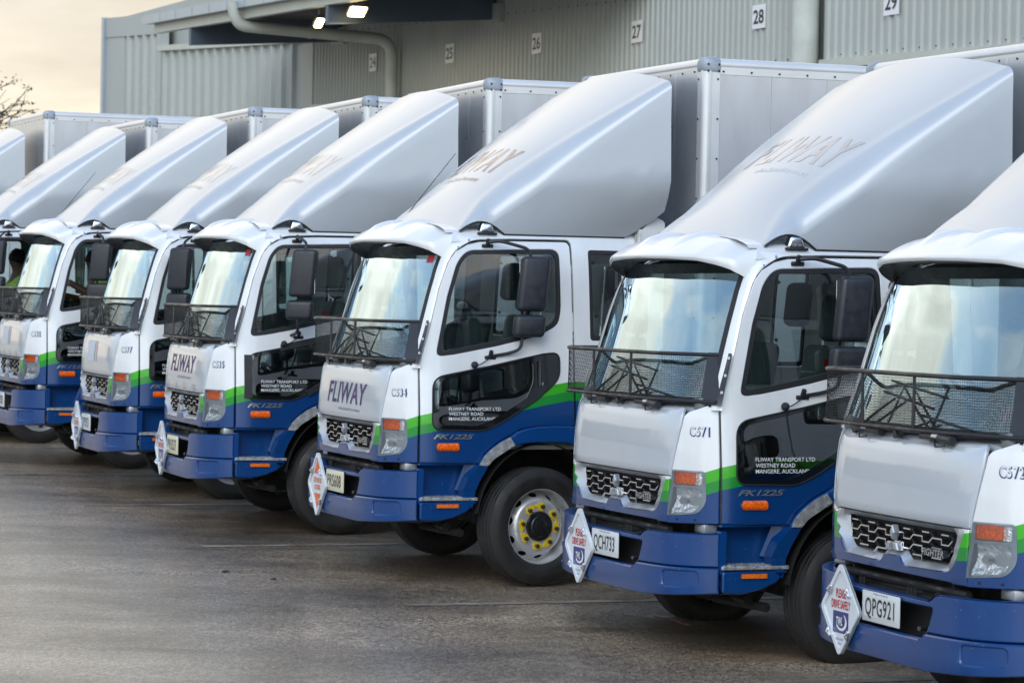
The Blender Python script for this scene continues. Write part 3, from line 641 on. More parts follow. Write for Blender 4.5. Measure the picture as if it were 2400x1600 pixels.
# --- external sun visor
VL = [(0, (-.255, 0, 2.562)), (.35, (-.285, .36, 2.562)), (.62, (-.335, .66, 2.558)), (.80, (-.395, .84, 2.546)), (.92, (-.462, .925, 2.522)), (1, (-.598, .948, 2.420))]
VR = [(0, (-.65, 0, 2.690)), (.35, (-.652, .36, 2.684)), (.62, (-.657, .62, 2.660)), (.80, (-.662, .82, 2.625)), (.92, (-.70, .925, 2.592)), (1, (-.815, .957, 2.553))]
def crv(T_, t):
    ks = [q[0] for q in T_]; ps = np.array([q[1] for q in T_]); i = max(0, min(len(ks)-2, int(np.searchsorted(ks, t))-1))
    p = [np.interp(t, ks, ps[:, j]) for j in range(3)]; return np.array(p)
_tt = np.linspace(0, 1, 201)
def sm(T_):
    P = np.array([crv(T_, t) for t in _tt]); P2 = np.vstack([P[6:0:-1]*[1, -1, 1], P, 2*P[-1]-P[-2:-8:-1]]); k = np.ones(13)/13
    return np.stack([np.convolve(P2[:, j], k, 'valid') for j in range(3)], 1)
VLs, VRs = sm(VL), sm(VR)
def lipd(u): return float(np.interp(abs(u), [0, .35, .62, .80, .92, .97, 1], [.030, .034, .042, .058, .066, .05, .022]))
def at_(P, t): return np.array([np.interp(t, _tt, P[:, j]) for j in range(3)])
def visor(u, v):
    t = abs(u); a = at_(VLs, t); b = at_(VRs, t); hh = 1-(1-v)**1.9
    p = np.array([a[0]*(1-v)+b[0]*v, a[1]*(1-v)+b[1]*v, a[2]*(1-hh)+b[2]*hh])
    p[2] += .020*math.sin(math.pi*v)*max(0, 1-t)**.5
    # scalloped fold near the ends
    d = t-(.88-.20*v*v); p[2] -= .015*math.exp(-(d/.075)**2)*math.sin(math.pi*min(1, max(0, v)*1.0))*1.0
    # raised ribs
    for r0, w in ((.0, .0), (.245, .055)):
        if w: 
            e_ = max(0., 1-(abs(t-r0-.02*v)/w)**6) if abs(t-r0-.02*v) < w else 0; p[2] += .020*e_*max(0., min(1., (v-.12)/.25))
    return (p[0], math.copysign(p[1], u) if u else 0, p[2])
us = np.linspace(-1, 1, 161); vsn = np.linspace(0, 1, 30)**1.25
lip = [grid(lambda u, w: (visor(u, 0)[0]+.010*math.sin(math.pi*w), visor(u, 0)[1], visor(u, 0)[2]-lipd(u)*w), us, [0, .25, .5, .75, 1], True)]
rear_ = grid(lambda u, w: tuple(np.array(visor(u, 1))+np.array([-.01*w, 0, -.03*w*(1-abs(u)**3)])), us, [0, 1])
vz = A('sun_visor', join(grid(visor, us, vsn), lip[0], rear_), M['silver'], sharp=75)
A('visor_underside_shade', grid(lambda u, w: tuple(np.array([visor(u, 0)[0], visor(u, 0)[1], visor(u, 0)[2]-lipd(u)])*(1-w)+np.array([scr(u*.99, 2.50)[0]-.01, scr(u*.99, 2.50)[1], 2.52-.10*abs(u)**6])*w), np.linspace(-1, 1, 61), [0, .5, 1]), M['black'], vz)  # underside of the white visor, its shade painted in as black
A('visor_screw', join(*[tube([p, tuple(Vector(p)+Vector((.002, .01, .006)))], .009, 8) for p in [(-.598, .945, 2.42), (-.652, .953, 2.487), (-.735, .952, 2.545)]]), M['chrome'], vz)
# --- roof marker lamps
for sg in (1, -1):
    VF = rbox(-.955, -.820, .905*sg-.035, .905*sg+.035, 2.60, 2.682, .02, 3)
    VF = ([(x+(-.02 if x > -.89 else .025)*(z-2.60)/.07, y, z) for x, y, z in VF[0]], VF[1])
    mk2 = A('marker_lamp', VF, M['chrome'])
    A('lamp_base', rbox(-.965, -.812, .905*sg-.042, .905*sg+.042, 2.59, 2.607, .006), M['black'], mk2)
# --- wind deflector on the roof
RX = [(-.668, 2.622), (-.70, 2.662), (-.736, 2.700), (-.80, 2.766), (-.882, 2.844), (-1.09, 3.018), (-1.30, 3.175), (-1.51, 3.322), (-1.721, 3.461), (-1.933, 3.596), (-2.10, 3.701), (-2.18, 3.750), (-2.26, 3.798)]
_rx = smooth_path(RX, 8)
_rxx = np.linspace(.668, 2.235, 400); _rz = np.interp(_rxx, [-q[0] for q in _rx], [q[1] for q in _rx]); _rz = np.convolve(np.concatenate([2*_rz[0]-_rz[16:0:-1], _rz, 2*_rz[-1]-_rz[-2:-18:-1]]), np.ones(33)/33, 'valid'); _rz[0] = 2.622
def fz(x): return float(np.interp(-x, _rxx, _rz))
def fz_old(x): return float(np.interp(-x, [-q[0] for q in RX], [q[1] for q in RX]))
def fw_(x): return float(np.interp(-x, [.66, .9, 1.3, 1.8, 2.24], [.905, .94, 1.02, 1.125, 1.225]))
def fr_(x): return float(np.interp(-x, [.66, .75, .9, 1.2, 1.6, 2.0, 2.24], [.02, .10, .20, .21, .15, .10, .07]))
def fb_(x):
    if x > -.668: return 2.62
    if x > -1.02: 
        t = (x+.668)/(-1.02+.668); return 2.612-.012*t+.078*max(0, math.sin(math.pi*min(1, max(0, (t-.02)/.96))))**.9
    if x > -2.0: return 2.600
    return float(np.interp(-x, [2.0, 2.06, 2.24], [2.600, 2.635, 2.80]))
def fsec(x):
    w = fw_(x); r = fr_(x); zt = fz(x); zb = min(fb_(x), zt-.004); c = float(np.interp(-x, [.66, .8, 2.24], [.055, .06, .115]))
    P = []; nb = 9
    z1 = max(zb+.001, zt-r)
    def ysd(z): return .925+(w-.925)*min(1, max(0, (z-2.59)/.40))**.8 if z < 3.0 else w
    for k in range(nb):
        z = zb+(z1-zb)*k/(nb-1); P.append((ysd(z), z))
    yr = P[-1][0]; rr = zt-z1; ry = min(r*1.25, .25)
    for k in range(1, 9):
        a = math.pi/2*k/8; P.append((yr-ry*(1-math.cos(a)), z1+rr*math.sin(a)))
    yt = P[-1][0]
    for k in range(1, 13):
        y = yt*(1-k/12); P.append((y, zt+c*(1-(y/yt)**2)))
    return P
fx = [-.668, -.672, -.685, -.70, -.72, -.745, -.775, -.81, -.85, -.89, -.94, -.98, -1.0, -1.02, -1.05, -1.15, -1.3, -1.45, -1.6, -1.75, -1.9, -1.97, -2.0, -2.03, -2.06, -2.1, -2.15, -2.20, -2.225, -2.235]
fx = sorted(set(round(q, 4) for q in fx) | set(round(-.70-.05*k, 4) for k in range(28)), reverse=True)
FV = []; n_ = None
for x in fx:
    h_ = fsec(x); full = [(x+(-.02*(1 if x < -2.1 else 0)*max(0, (3.5-z))), y, z) for y, z in h_]+[(x+(-.02*(1 if x < -2.1 else 0)*max(0, (3.5-z))), -y, z) for y, z in reversed(h_[:-1])]
    # nose crown: the middle of the front edge reaches a little further back and up on the roof
    n_ = len(full); FV += full
FF = [(j*n_+i, j*n_+i+1, (j+1)*n_+i+1, (j+1)*n_+i) for j in range(len(fx)-1) for i in range(n_-1)]
FF.append(tuple(range(n_)))
lastc = [Vector(FV[(len(fx)-1)*n_+i]) for i in range(n_)]; ctr = sum(lastc, Vector())/n_
o_ = len(FV); FV += [tuple(p+(ctr-p)*.03+Vector((-.006, 0, 0))) for p in lastc]; FF += [((len(fx)-1)*n_+i, (len(fx)-1)*n_+i+1, o_+i+1, o_+i) for i in range(n_-1)]
o2 = len(FV); FV += [tuple(p+(ctr-p)*.06+Vector((-.004, 0, 0))) for p in lastc]; FF += [(o_+i, o_+i+1, o2+i+1, o2+i) for i in range(n_-1)]
fd = A('wind_deflector', (FV, [tuple(reversed(f)) for f in FF]), M['fairing'], sharp=50)
both('deflector_edging', tube([(x, fsec(x)[0][0]+.003, fb_(x)) for x in np.linspace(-.672, -1.02, 16)], .008, 6), M['black'], fd)
both('base_seal', tube([(x, .928, fb_(x)-.004) for x in np.linspace(-1.02, -2.0, 12)], .006, 6), M['black'], fd)
def fsurf(y, x, lift=.003):
    h_ = fsec(x); ys_ = [q[0] for q in h_][::-1]; zs_ = [q[1] for q in h_][::-1]
    return (x+lift*.6, y, float(np.interp(abs(y), ys_, zs_))+lift)
A('aerial', join(tube([(-.73, -.60, 2.70), (-1.18, -.60, 3.26)], [.004, .0025], 6), tube([(-.71, -.60, 2.66), (-.735, -.60, 2.705)], .012, 8)), M['black'])

both('rear_extender', panel(rpoly([(-2.10, 1.2), (-2.30, 1.2), (-2.30, 2.72), (-2.22, 2.76), (-2.10, 2.64)], .02), lambda x, z: (x, 1.0, z), (), .15, .02, out=lambda p: Vector((0, 1, 0)), back=True), M['silver'])
# --- mirrors (pivoted on their brackets so a driver can swing them)
PV = (-.88, .99, 0)
def mirror_parts(sg, rot):
    def L_(p): return (p[0]-PV[0], (p[1]-PV[1])*sg, p[2])
    arm = tube(bend_path([L_((-.88, .995, 2.535)), L_((-.962, 1.03, 2.545)), L_((-1.165, 1.085, 2.49)), L_((-1.185, 1.10, 2.40))], .05), .0125, 8)
    lo_ = tube(bend_path([L_((-1.12, 1.12, 1.88)), L_((-1.10, 1.115, 1.745)), L_((-1.02, 1.085, 1.715)), L_((-.88, 1.07, 1.69))], .07), .0125, 8); ln_ = tube([L_((-1.12, 1.13, 2.06)), L_((-1.12, 1.13, 1.98))], .012, 8)
    mp = A('mirror', arm, M['black'], None, loc=(PV[0], PV[1]*sg, 0), rot=(0, 0, rot), key='mirrorL' if sg > 0 else 'mirrorR')
    A('lower_arm', lo_, M['black'], mp); A('mirror_link', ln_, M['black'], mp)
    def head(cx, cy, cz, w, h, d, lean):
        V, F = rbox(-w/2, w/2, -d/2, d/2, -h/2, h/2, .035, 4)
        V = [(x+(1-(z/h+.5))*0+lean*(z/h), y, z) for x, y, z in V]
        q = Matrix.Rotation(R(-8*sg), 4, 'Z'); return [tuple(q @ Vector(v)) for v in V], F
    def seamline(cx, cy, cz, w, h, d, lean): 
        o = L_((cx, cy, cz)); return rbox(o[0]-w*.47, o[0]+w*.47, o[1]-.004-.035*sg, o[1]+.004-.035*sg, o[2]-h*.48, o[2]+h*.48, .003, 1)
    A('mirror_head', head(-1.19, 1.125, 2.232, .218, .405, .105, -.036), M['mirror_shell'], mp, loc=L_((-1.19, 1.125, 2.232)), key='mhead' if sg > 0 else None)
    A('mirror_head', head(-1.158, 1.135, 1.92, .238, .165, .105, -.012), M['mirror_shell'], mp, loc=L_((-1.158, 1.135, 1.92)), key='mhead' if sg > 0 else None)
    A('mirror_glass', rbox(*(sorted([L_((-1.19-.09, 0, 0))[0], L_((-1.19+.09, 0, 0))[0]])), *(sorted([L_((0, 1.070, 0))[1], L_((0, 1.066, 0))[1]])), 2.06, 2.41, .002, 1), M['chrome'], mp)
    return mp
mL = mirror_parts(1, 0); mR = mirror_parts(-1, R(80))
def mbrk(z, y): return join(rbox(-.925, -.835, y, y+.02, z-.022, z+.006, .008), tube([(-.88, y+.005, z-.01), (-.88, y+.035, z+.04)], .016, 8), tube([(-.905, y+.016, z-.01), (-.905, y+.028, z-.01)], .009, 8), tube([(-.855, y+.016, z-.01), (-.855, y+.028, z-.01)], .009, 8))
bUL, bUR = both('mirror_bracket', mbrk(2.515, .955), M['black'])
bLL, bLR = both('mirror_bracket', mbrk(1.69, 1.058), M['black'])
sph = lathe([(.001, -.028), (.016, -.024), (.026, -.008), (.026, .008), (.016, .024), (.001, .028)], 14)
both('spot_mirror', join(mv(sph, -.745, 1.105, 1.628), tube(smooth_path([(-.745, 1.10, 1.628), (-.79, 1.10, 1.632), (-.85, 1.09, 1.665), (-.87, 1.08, 1.685)]), .004, 6)), M['black'])
# --- side lamps
iL, iR = both('side_indicator', panel(rpoly([(-.456, .993), (-.625, .993), (-.625, 1.052), (-.456, 1.052)], .018), lambda x, z: (x, sks(x, z)[1]+.004+.02*(1-abs((z-1.0225)/.03)**4), z), (), .012, .03), M['amber'])
both('side_reflector', panel([(-.461, .577), (-.63, .577), (-.63, .604), (-.461, .604)], lambda x, z: (x, 1.136, z), (), .02, .012), M['amber_refl'])
# --- step well, skirt, front wheel arch
def flat(y): return lambda x, z: (x, y, z)
both('step_panel', join(
    panel(rpoly([(-.335, .618), (-.335, .486), (-.48, .480), (-.60, .505), (-.70, .545), (-.755, .60), (-.785, .62)], .02), flat(1.124), (), .05, .03, roll=.008),
    panel([(-.338, .625), (-.338, .895), (-.815, .895), (-.77, .72), (-.76, .625)], lambda x, z: (x, .985, z), (), .08, 0),
    panel(rpoly([(-.322, .865), (-.362, .865), (-.358, .60), (-.322, .60)], .012), flat(1.110), (), .05, .12),
    panel([(-.64, .70), (-.70, .895), (-.79, .895), (-.765, .70)], lambda x, z: (x, 1.0+.09*((-.64-x)/.12 if x > -.76 else 1), z), (), .04, .02),
    panel([(-.335, .890), (-.79, .890), (-.79, .906), (-.335, .906)], flat(1.095), (), .05, .1)), M['blue'])
def treadf():
    parts = [rbox(-.785, -.330, .95, 1.128, .628, .652, .005, 1)]
    for i in range(15):
        for j in range(5):
            parts.append(box(-.355-i*.029, -.340-i*.029, .985+j*.028, 1.0+j*.028, .652, .658))
    return join(*parts)
both('step', treadf(), M['tread'], smooth=False)
arc_o = [(-.775, .885), (-.83, .97), (-.930, 1.051), (-1.037, 1.108), (-1.105, 1.145), (-1.256, 1.174), (-1.56, 1.172), (-1.70, 1.10), (-1.80, .98), (-1.84, .80)]
arc_i = [(-.848, .882), (-.892, .935), (-.970, .984), (-1.045, 1.026), (-1.157, 1.051), (-1.30, 1.058), (-1.50, 1.050), (-1.62, .99), (-1.70, .90), (-1.74, .80)]
leg = [(-.848, .882), (-.79, .77), (-.764, .702), (-.742, .574), (-.70, .534), (-.62, .51)]
def archf(x, z):
    return (x, 1.155, z)
so_ = smooth_path(arc_o, 5); si_ = smooth_path(arc_i, 5)
arch = panel(so_+si_[::-1], archf, (), .04, .16, roll=.008)
legp = panel([(-.775, .885)]+[(-.848, .882), (-.79, .77), (-.764, .70), (-.66, .70), (-.70, .80)], lambda x, z: (x, 1.125+.03*max(0, (z-.70)/.18), z), (), .04, .10)
legp2 = panel([(-.764, .70), (-.742, .574), (-.70, .60), (-.66, .66), (-.66, .70)], flat(1.124), (), .04, .1)
aL, aR = both('wheel_arch', join(arch, legp, legp2), M['blue'])
po = [p for p in so_ if -1.03 < p[0] < -.78]; pi_ = [p for p in si_ if -1.06 < p[0] < -.84]
patch = rpoly([(-.782, .889)]+[(x, z) for x, z in so_ if -1.015 < x < -.79]+[(-1.02, 1.096), (-1.058, 1.038)]+[(x, z) for x, z in si_[::-1] if -1.04 < x < -.86]+[(-.845, .886)], 0)
both('guard_plate', join(panel(patch, archf, (), .04, .006, .005), *[tube([(x, 1.158, z), (x, 1.166, z)], .009, 8) for x, z in ((-.80, .90), (-.838, .90), (-1.005, 1.07), (-1.035, 1.035))]), M['guard'], (aL, aR))
both('arch_liner', grid(lambda t, y: (-1.29+.52*math.cos(t), y, .44+.62*math.sin(t)*(.98)), np.linspace(.15, math.pi-.15, 20), [.55, 1.15]), M['dark'])
# --- chassis
A('chassis', join(box(-9.1, -.55, .35, .43, .62, .86), box(-9.1, -.55, -.43, -.35, .62, .86), box(-1.36, -1.2, -.95, .95, .36, .46), box(-2.05, -.40, -.55, .55, .55, 1.0), tube([(-.62, -.9, .42), (-.62, .9, .42)], .035), rbox(-3.6, -2.3, .55, 1.1, .45, .95, .06), rbox(-3.6, -2.3, -1.1, -.55, .45, .95, .06), box(-7.0, -6.7, -.9, .9, .35, .55), tube([(-.55, .55, .40), (-.7, 1.0, .38)], .03)), M['chassis'])
# --- wheels
def tyre():
    RR, w = .437, .125
    prof = [(.272, -w*.80), (.30, -w*.98), (.36, -w*1.02), (.405, -w*.95), (.425, -w*.80)]
    g = []
    for o in (-.66, -.33, 0, .33, .66):
        pass
    edges = [-.80, -.60, -.56, -.52, -.25, -.21, -.17, .17, .21, .25, .52, .56, .60, .80]
    for e_ in edges: prof.append((RR-(.010 if e_ in (-.56, -.21, .21, .56) else 0)-.010*abs(e_)**3, w*e_))
    prof += [(.427, w*.82), (.405, w*.95), (.385, w*.985), (.382, w*1.0), (.36, w*1.02), (.33, w*1.01), (.30, w*.97), (.272, w*.80)]
    return lathe(prof, 72)
def rprof(r): return float(np.interp(r, [.09, .10, .19, .205, .235, .25, .262], [.082, .082, .082, .074, .025, .012, .010]))
holes = []
for k in range(10):
    a = 2*math.pi*(k+.3)/10; holes.append([(.232*math.cos(a)+.034*math.cos(t)*math.sin(a)*-1+.016*math.sin(t)*math.cos(a), .232*math.sin(a)+.034*math.cos(t)*math.cos(a)+.016*math.sin(t)*math.sin(a)) for t in np.linspace(0, 2*math.pi, 13)[:-1]])
circ = lambda r, n: [(r*math.cos(2*math.pi*k/n), r*math.sin(2*math.pi*k/n)) for k in range(n)]
disc = panel(circ(.258, 48), lambda a, b: (a, rprof(math.hypot(a, b)), b), holes+[circ(.10, 24)], .02, .006, 0, lambda p: Vector((0, 1, 0)))
rimV = join(lathe([(.286, .100), (.284, .106), (.276, .106), (.270, .095), (.262, .06), (.256, -.05), (.25, -.10)], 56), disc)
ty = mesh('tyre', tyre(), M['tyre'], True, 40); rm = mesh('rim', rimV, M['rim'], True, 40)
hubm = mesh('hub', join(lathe([(.001, .118), (.045, .118), (.055, .112), (.075, .112), (.082, .104), (.105, .100), (.112, .088), (.112, .06)], 32), *[tube([(.066*math.cos(a), .108, .066*math.sin(a)), (.066*math.cos(a), .117, .066*math.sin(a))], .008, 6) for a in np.linspace(0, 2*math.pi, 7)[:-1]], box(-.24, .24, -.06, -.05, -.24, .24)), M['hub'])
nutm = mesh('wheel_nut', join(tube([(0, .082, 0), (0, .112, 0)], .0155, 6), tube([(0, .10, 0), (0, .122, 0)], .008, 8)), M['steel'], False)
star = []
for k in range(24):
    a = 2*math.pi*k/24; r_ = .029 if k % 3 else .035
    star.append((r_*math.cos(a), r_*math.sin(a)))
star = [p for p in star if not (p[0] > .02 and abs(p[1]) < .018)]
si = star.index(min(star, key=lambda p: (math.atan2(p[1], p[0])) % (2*math.pi))); star = star[si:]+star[:si]+[(.064, .0)]
indm = mesh('nut_pointer', panel(star, lambda a, b: (a, .088, b), (), .02, .006, 0, lambda p: Vector((0, 1, 0))), M['yellow'], False)
def wheel(x, y, z, steer, out, nuts=True, y2=None):
    w = A('wheel', ty, None, None, loc=(x, y, z), rot=(0, 0, steer+(0 if out > 0 else math.pi)), key='wheelF' if nuts else 'wheelB')
    A('rim', rm, None, w); A('hub', hubm, None, w)
    if nuts:
        for k in range(8):
            a = 2*math.pi*(k+.18)/8; A('wheel_nut', nutm, None, w, loc=(.147*math.cos(a), 0, .147*math.sin(a)))
            A('nut_pointer', indm, None, w, loc=(.147*math.cos(a), 0, .147*math.sin(a)), rot=(0, -(a+math.pi/2*(1 if k % 2 else -1)), 0))
    return w
wheel(-1.262, 1.03, .434, 0, 1); wheel(-1.262, -1.03, .464, 0, -1, False)
wheel(-6.85, 1.02, .434, 0, 1, False); wheel(-6.85, -1.02, .464, 0, -1, False)
# --- cab interior
A('dashboard', join(rbox(-.62, -.26, -.98, .98, 1.42, 1.66, .06, 3), rbox(-.62, -.40, -.85, -.10, 1.60, 1.76, .05, 3), rbox(-.36, -.25, -.95, .95, 1.58, 1.68, .03)), M['inner'])
swm = Matrix.Translation((-.80, -.47, 1.80)) @ Matrix.Rotation(R(-38), 4, 'Y')
A('steering_wheel', join(xf(tube([(.21*math.cos(a), .21*math.sin(a), 0) for a in np.linspace(0, 2*math.pi, 29)[:-1]], .014, 8, True), swm), xf(tube([(-.2, 0, 0), (0, 0, -.03), (.2, 0, 0)], .014, 6), swm), xf(tube([(0, -.2, 0), (0, 0, -.03), (0, .2, 0)], .014, 6), swm), tube([(-.80, -.47, 1.80), (-.55, -.47, 1.48)], .035)), M['black'])
for yy in (.52, -.50):
    st = A('seat', join(rbox(-1.32, -.86, yy-.25, yy+.25, 1.42, 1.56, .05, 3), xf(rbox(-.06, .06, -.25, .25, 0, .48, .05, 3), Matrix.Translation((-1.27, yy, 1.52)) @ Matrix.Rotation(R(-9), 4, 'Y')), rbox(-1.25, -.95, yy-.2, yy+.2, 1.02, 1.43, .03)), M['seat'])
    A('headrest', xf(rbox(-.05, .05, -.135, .135, 0, .30, .05, 3), Matrix.Translation((-1.36 if yy > 0 else -1.62, yy, 2.02 if yy > 0 else 2.10)) @ Matrix.Rotation(R(-6), 4, 'Y')), M['seat'], st)
    if yy > 0:
        A('seat_tag', rbox(-1.22, -1.17, yy+.262, yy+.266, 1.87, 1.91, .002, 1), M['stick_red'], st)
        A('seat_belt', tube([(-1.42, .88, 2.42), (-1.25, .80, 1.95), (-1.15, .72, 1.55)], .012, 4), M['black'], st)
A('centre_box', rbox(-1.45, -.95, -.14, .16, 1.03, 1.72, .03), M['inner'])
A('gear_console', join(rbox(-.85, -.6, .0, .25, 1.03, 1.55, .03), tube([(-.75, .1, 1.55), (-.78, .1, 1.78)], .012), mv(lathe([(.001, -.03), (.025, -.02), (.028, 0), (.02, .025), (.001, .03)], 12), -.78, .1, 1.8)), M['black'])
A('side_stripe', join(), None) if False else None

# --- cargo box
BX, BW, BT, BB, BE = -2.50, 1.225, 3.962, 1.12, -9.2
cb = A('cargo_box', join(box(BE, BX-.012, -BW+.03, BW-.03, BB+.02, BT-.03), box(BE, BX, -BW+.02, BW-.02, BB-.10, BB+.02)), M['alu_front'], key='box', smooth=False)
for k in range(5):
    y0 = -BW+.06+k*(2*BW-.12)/5; A('front_sheet', rbox(BX-.012, BX-.002+(.002 if k % 2 else 0), y0+.002, y0+(2*BW-.12)/5-.002, BB+.02, BT-.08, .002, 1), M['alu_front'], cb)
ns = 14
for k in range(ns):
    x1 = BX-.10-k*.47; A('side_sheet', rbox(x1-.468, x1, BW-.03, BW-.008, BB+.02, BT-.09, .002, 1), M['alu'], cb)
A('side_sheet', box(BE, BX-.1, -BW+.008, -BW+.03, BB, BT-.06), M['alu'], cb, smooth=False)
A('roof_sheet', box(BE, BX-.05, -BW+.05, BW-.05, BT-.03, BT-.012), M['alu'], cb, smooth=False)
for sg in (1, -1):
    A('corner_post', join(tube([(BX-.045, sg*(BW-.045), BB), (BX-.045, sg*(BW-.045), BT-.05)], .05, 14), rbox(BX-.135, BX-.04, min(sg*(BW-.01), sg*(BW-.002)), max(sg*(BW-.01), sg*(BW-.002)), BB, BT-.09, .002, 1), rbox(BX-.012, BX-.001, min(sg*(BW-.12), sg*(BW-.05)), max(sg*(BW-.12), sg*(BW-.05)), BB, BT-.09, .002, 1)), M['rail'], cb)
    A('top_rail', join(tube([(BX-.05, sg*(BW-.045), BT-.047), (BE, sg*(BW-.045), BT-.047)], .047, 12), rbox(BE, BX-.05, min(sg*(BW-.012), sg*(BW-.004)), max(sg*(BW-.012), sg*(BW-.004)), BT-.125, BT-.05, .002, 1)), M['rail'], cb)
    A('corner_cap', rbox(BX-.155, BX+.008, min(sg*(BW-.15), sg*(BW+.008)), max(sg*(BW-.15), sg*(BW+.008)), BT-.125, BT+.008, .045, 3), M['cap'], cb, key='cap')
A('front_rail', join(tube([(BX-.045, -BW+.05, BT-.047), (BX-.045, BW-.05, BT-.047)], .047, 12), rbox(BX-.012, BX-.003, -BW+.05, BW-.05, BT-.125, BT-.05, .002, 1)), M['rail'], cb)
rv = []
for k in range(16): rv.append(tube([(BX-.16-k*.235, BW-.006, BT-.10), (BX-.16-k*.235, BW+.004, BT-.10)], .008, 6))
for k in range(9): rv.append(tube([(BX-.115, BW-.004, BT-.16-k*.30), (BX-.115, BW+.004, BT-.16-k*.30)], .008, 6)); rv.append(tube([(BX-.006, BW-.10, BT-.16-k*.30), (BX+.004, BW-.10, BT-.16-k*.30)], .008, 6))
for k in range(10): rv.append(tube([(BX-.006, BW-.18-k*.22, BT-.10), (BX+.004, BW-.18-k*.22, BT-.10)], .008, 6))
for dx, dz in ((-.03, -.05), (-.03, -.10), (-.12, -.05), (-.12, -.10)): rv.append(tube([(BX+dx, BW+.004, BT+dz), (BX+dx, BW+.012, BT+dz)], .009, 6))
rvi = A('rivets', join(*rv), M['black'], cb, smooth=False); TK.items[rvi]['kind'] = 'stuff'
del zig, strut, wires, rv

NUMPOS = [(.18, .065), (.16, .05), (.13, 0), (.12, .025), (.15, .03), (.15, .03), (.15, .03), (.15, .03)]
def num_layers(fleet, T_):
    s0 = sx_(-.165)+T_[0]-.035; zn = 1.418+T_[1]
    f1 = lambda l, da=0, db=0: (lambda a, b: tuple(Vector(skin(s0+a+da, zn+b+db))+Vector((.7, .7, 0)).normalized()*l))
    o1 = lettering(fleet, f1(.002, .003, -.003), .056, 0, .034, 1, 1.12, width=.150)
    o2 = lettering(fleet, f1(.0035), .053, 0, .006, 1, 1.16, width=.130)
    return o1, o2

def set_props(o, **k):
    for a, b in k.items():
        if b is not None: o[a] = b
def simple(name, VF, m, parent=None, smooth=True, label=None, sharp=32):
    o = bpy.data.objects.new(name, VF if isinstance(VF, bpy.types.Mesh) else mesh(name, VF, m, smooth, sharp)); COL.objects.link(o)
    if parent is not None: o.parent = parent
    if label: o['label'] = label
    return o
TRK = [(1.9304, 15.2098, 3.4808, -.1517), (.5909, 18.6165, 3.5152, -.1276), (-1.3633, 22.1703, 3.5085, 0), (-3.0144, 25.6633, 3.4744, .06), (-4.2461, 28.831, 3.4809, .0931), (-5.6731, 32.1108, 3.4946, .1686), (-7.2537, 35.5972, 3.5082, .2243), (-9.05, 38.995, 3.5127, .357)]
SPEC = [
 dict(fleet='C572', plate='QPG921', pm='plate', plac='twl', steer=0, mir=0, hood=None, label='white and blue box truck numbered C572, cut off by the right edge of the photo'),
 dict(fleet='C571', plate='QCH733', pm='plate', plac='twl', steer=6, mir=0, hood=None, label='white and blue box truck numbered C571 with plain front panel and plate QCH733'),
 dict(fleet='C534', plate='PRS608', pm='cream', plac='stay', steer=10, mir=0, hood='fliway', label='white and blue box truck numbered C534 with orange placard and yellow wheel nut pointers'),
 dict(fleet='C535', plate='PVU527', pm='cream', plac='twl', steer=6, mir=-72, hood='fuso_fliway', trim=True, label='white and blue box truck numbered C535 with black strips round its lower door window'),
 dict(fleet='C577', plate='QPS921', pm='plate', plac='twl', steer=4, mir=-105, hood='patch', label='white and blue box truck numbered C577 with a pale torn patch on its front panel'),
 dict(fleet='C532', plate='QPS920', pm='plate', plac=None, steer=4, mir=-72, hood='fuso_patch', label='white and blue box truck at left edge, chrome letters on front panel, man inside'),
 dict(fleet='C530', plate='QPS919', pm='plate', plac=None, steer=0, mir=-102, hood=None, label='box truck mostly cut off by the left edge, mirror and roof lamp showing'),
 dict(fleet='C529', plate='QPS918', pm='plate', plac=None, steer=0, mir=-72, hood=None, label='box truck farthest down the row, taller pale box with blue corner cap above the others'),
]
def placard_mesh():
    P = [(0, .255), (.235, 0), (0, -.255), (-.235, 0)]
    outer = rpoly(P, .035, 4); inn = rpoly([(a*.86, b*.86) for a, b in P], .03, 4)
    f0 = lambda a, b: (0, a, b)
    O = lambda p: Vector((1, 0, 0))
    return join(panel(outer, f0, (), .06, .012, 0, O), panel(outer, f0, [inn], .04, .02, .010, O))
PLM = mesh('placard', placard_mesh(), M['white'], True, 30)
clipm = mesh('placard_clip', join(rbox(.002, .016, -.012, .012, -.028, .028, .004, 1), tube([(.012, 0, -.02), (.026, 0, 0), (.012, 0, .02)], .005, 5)), M['emblem'])
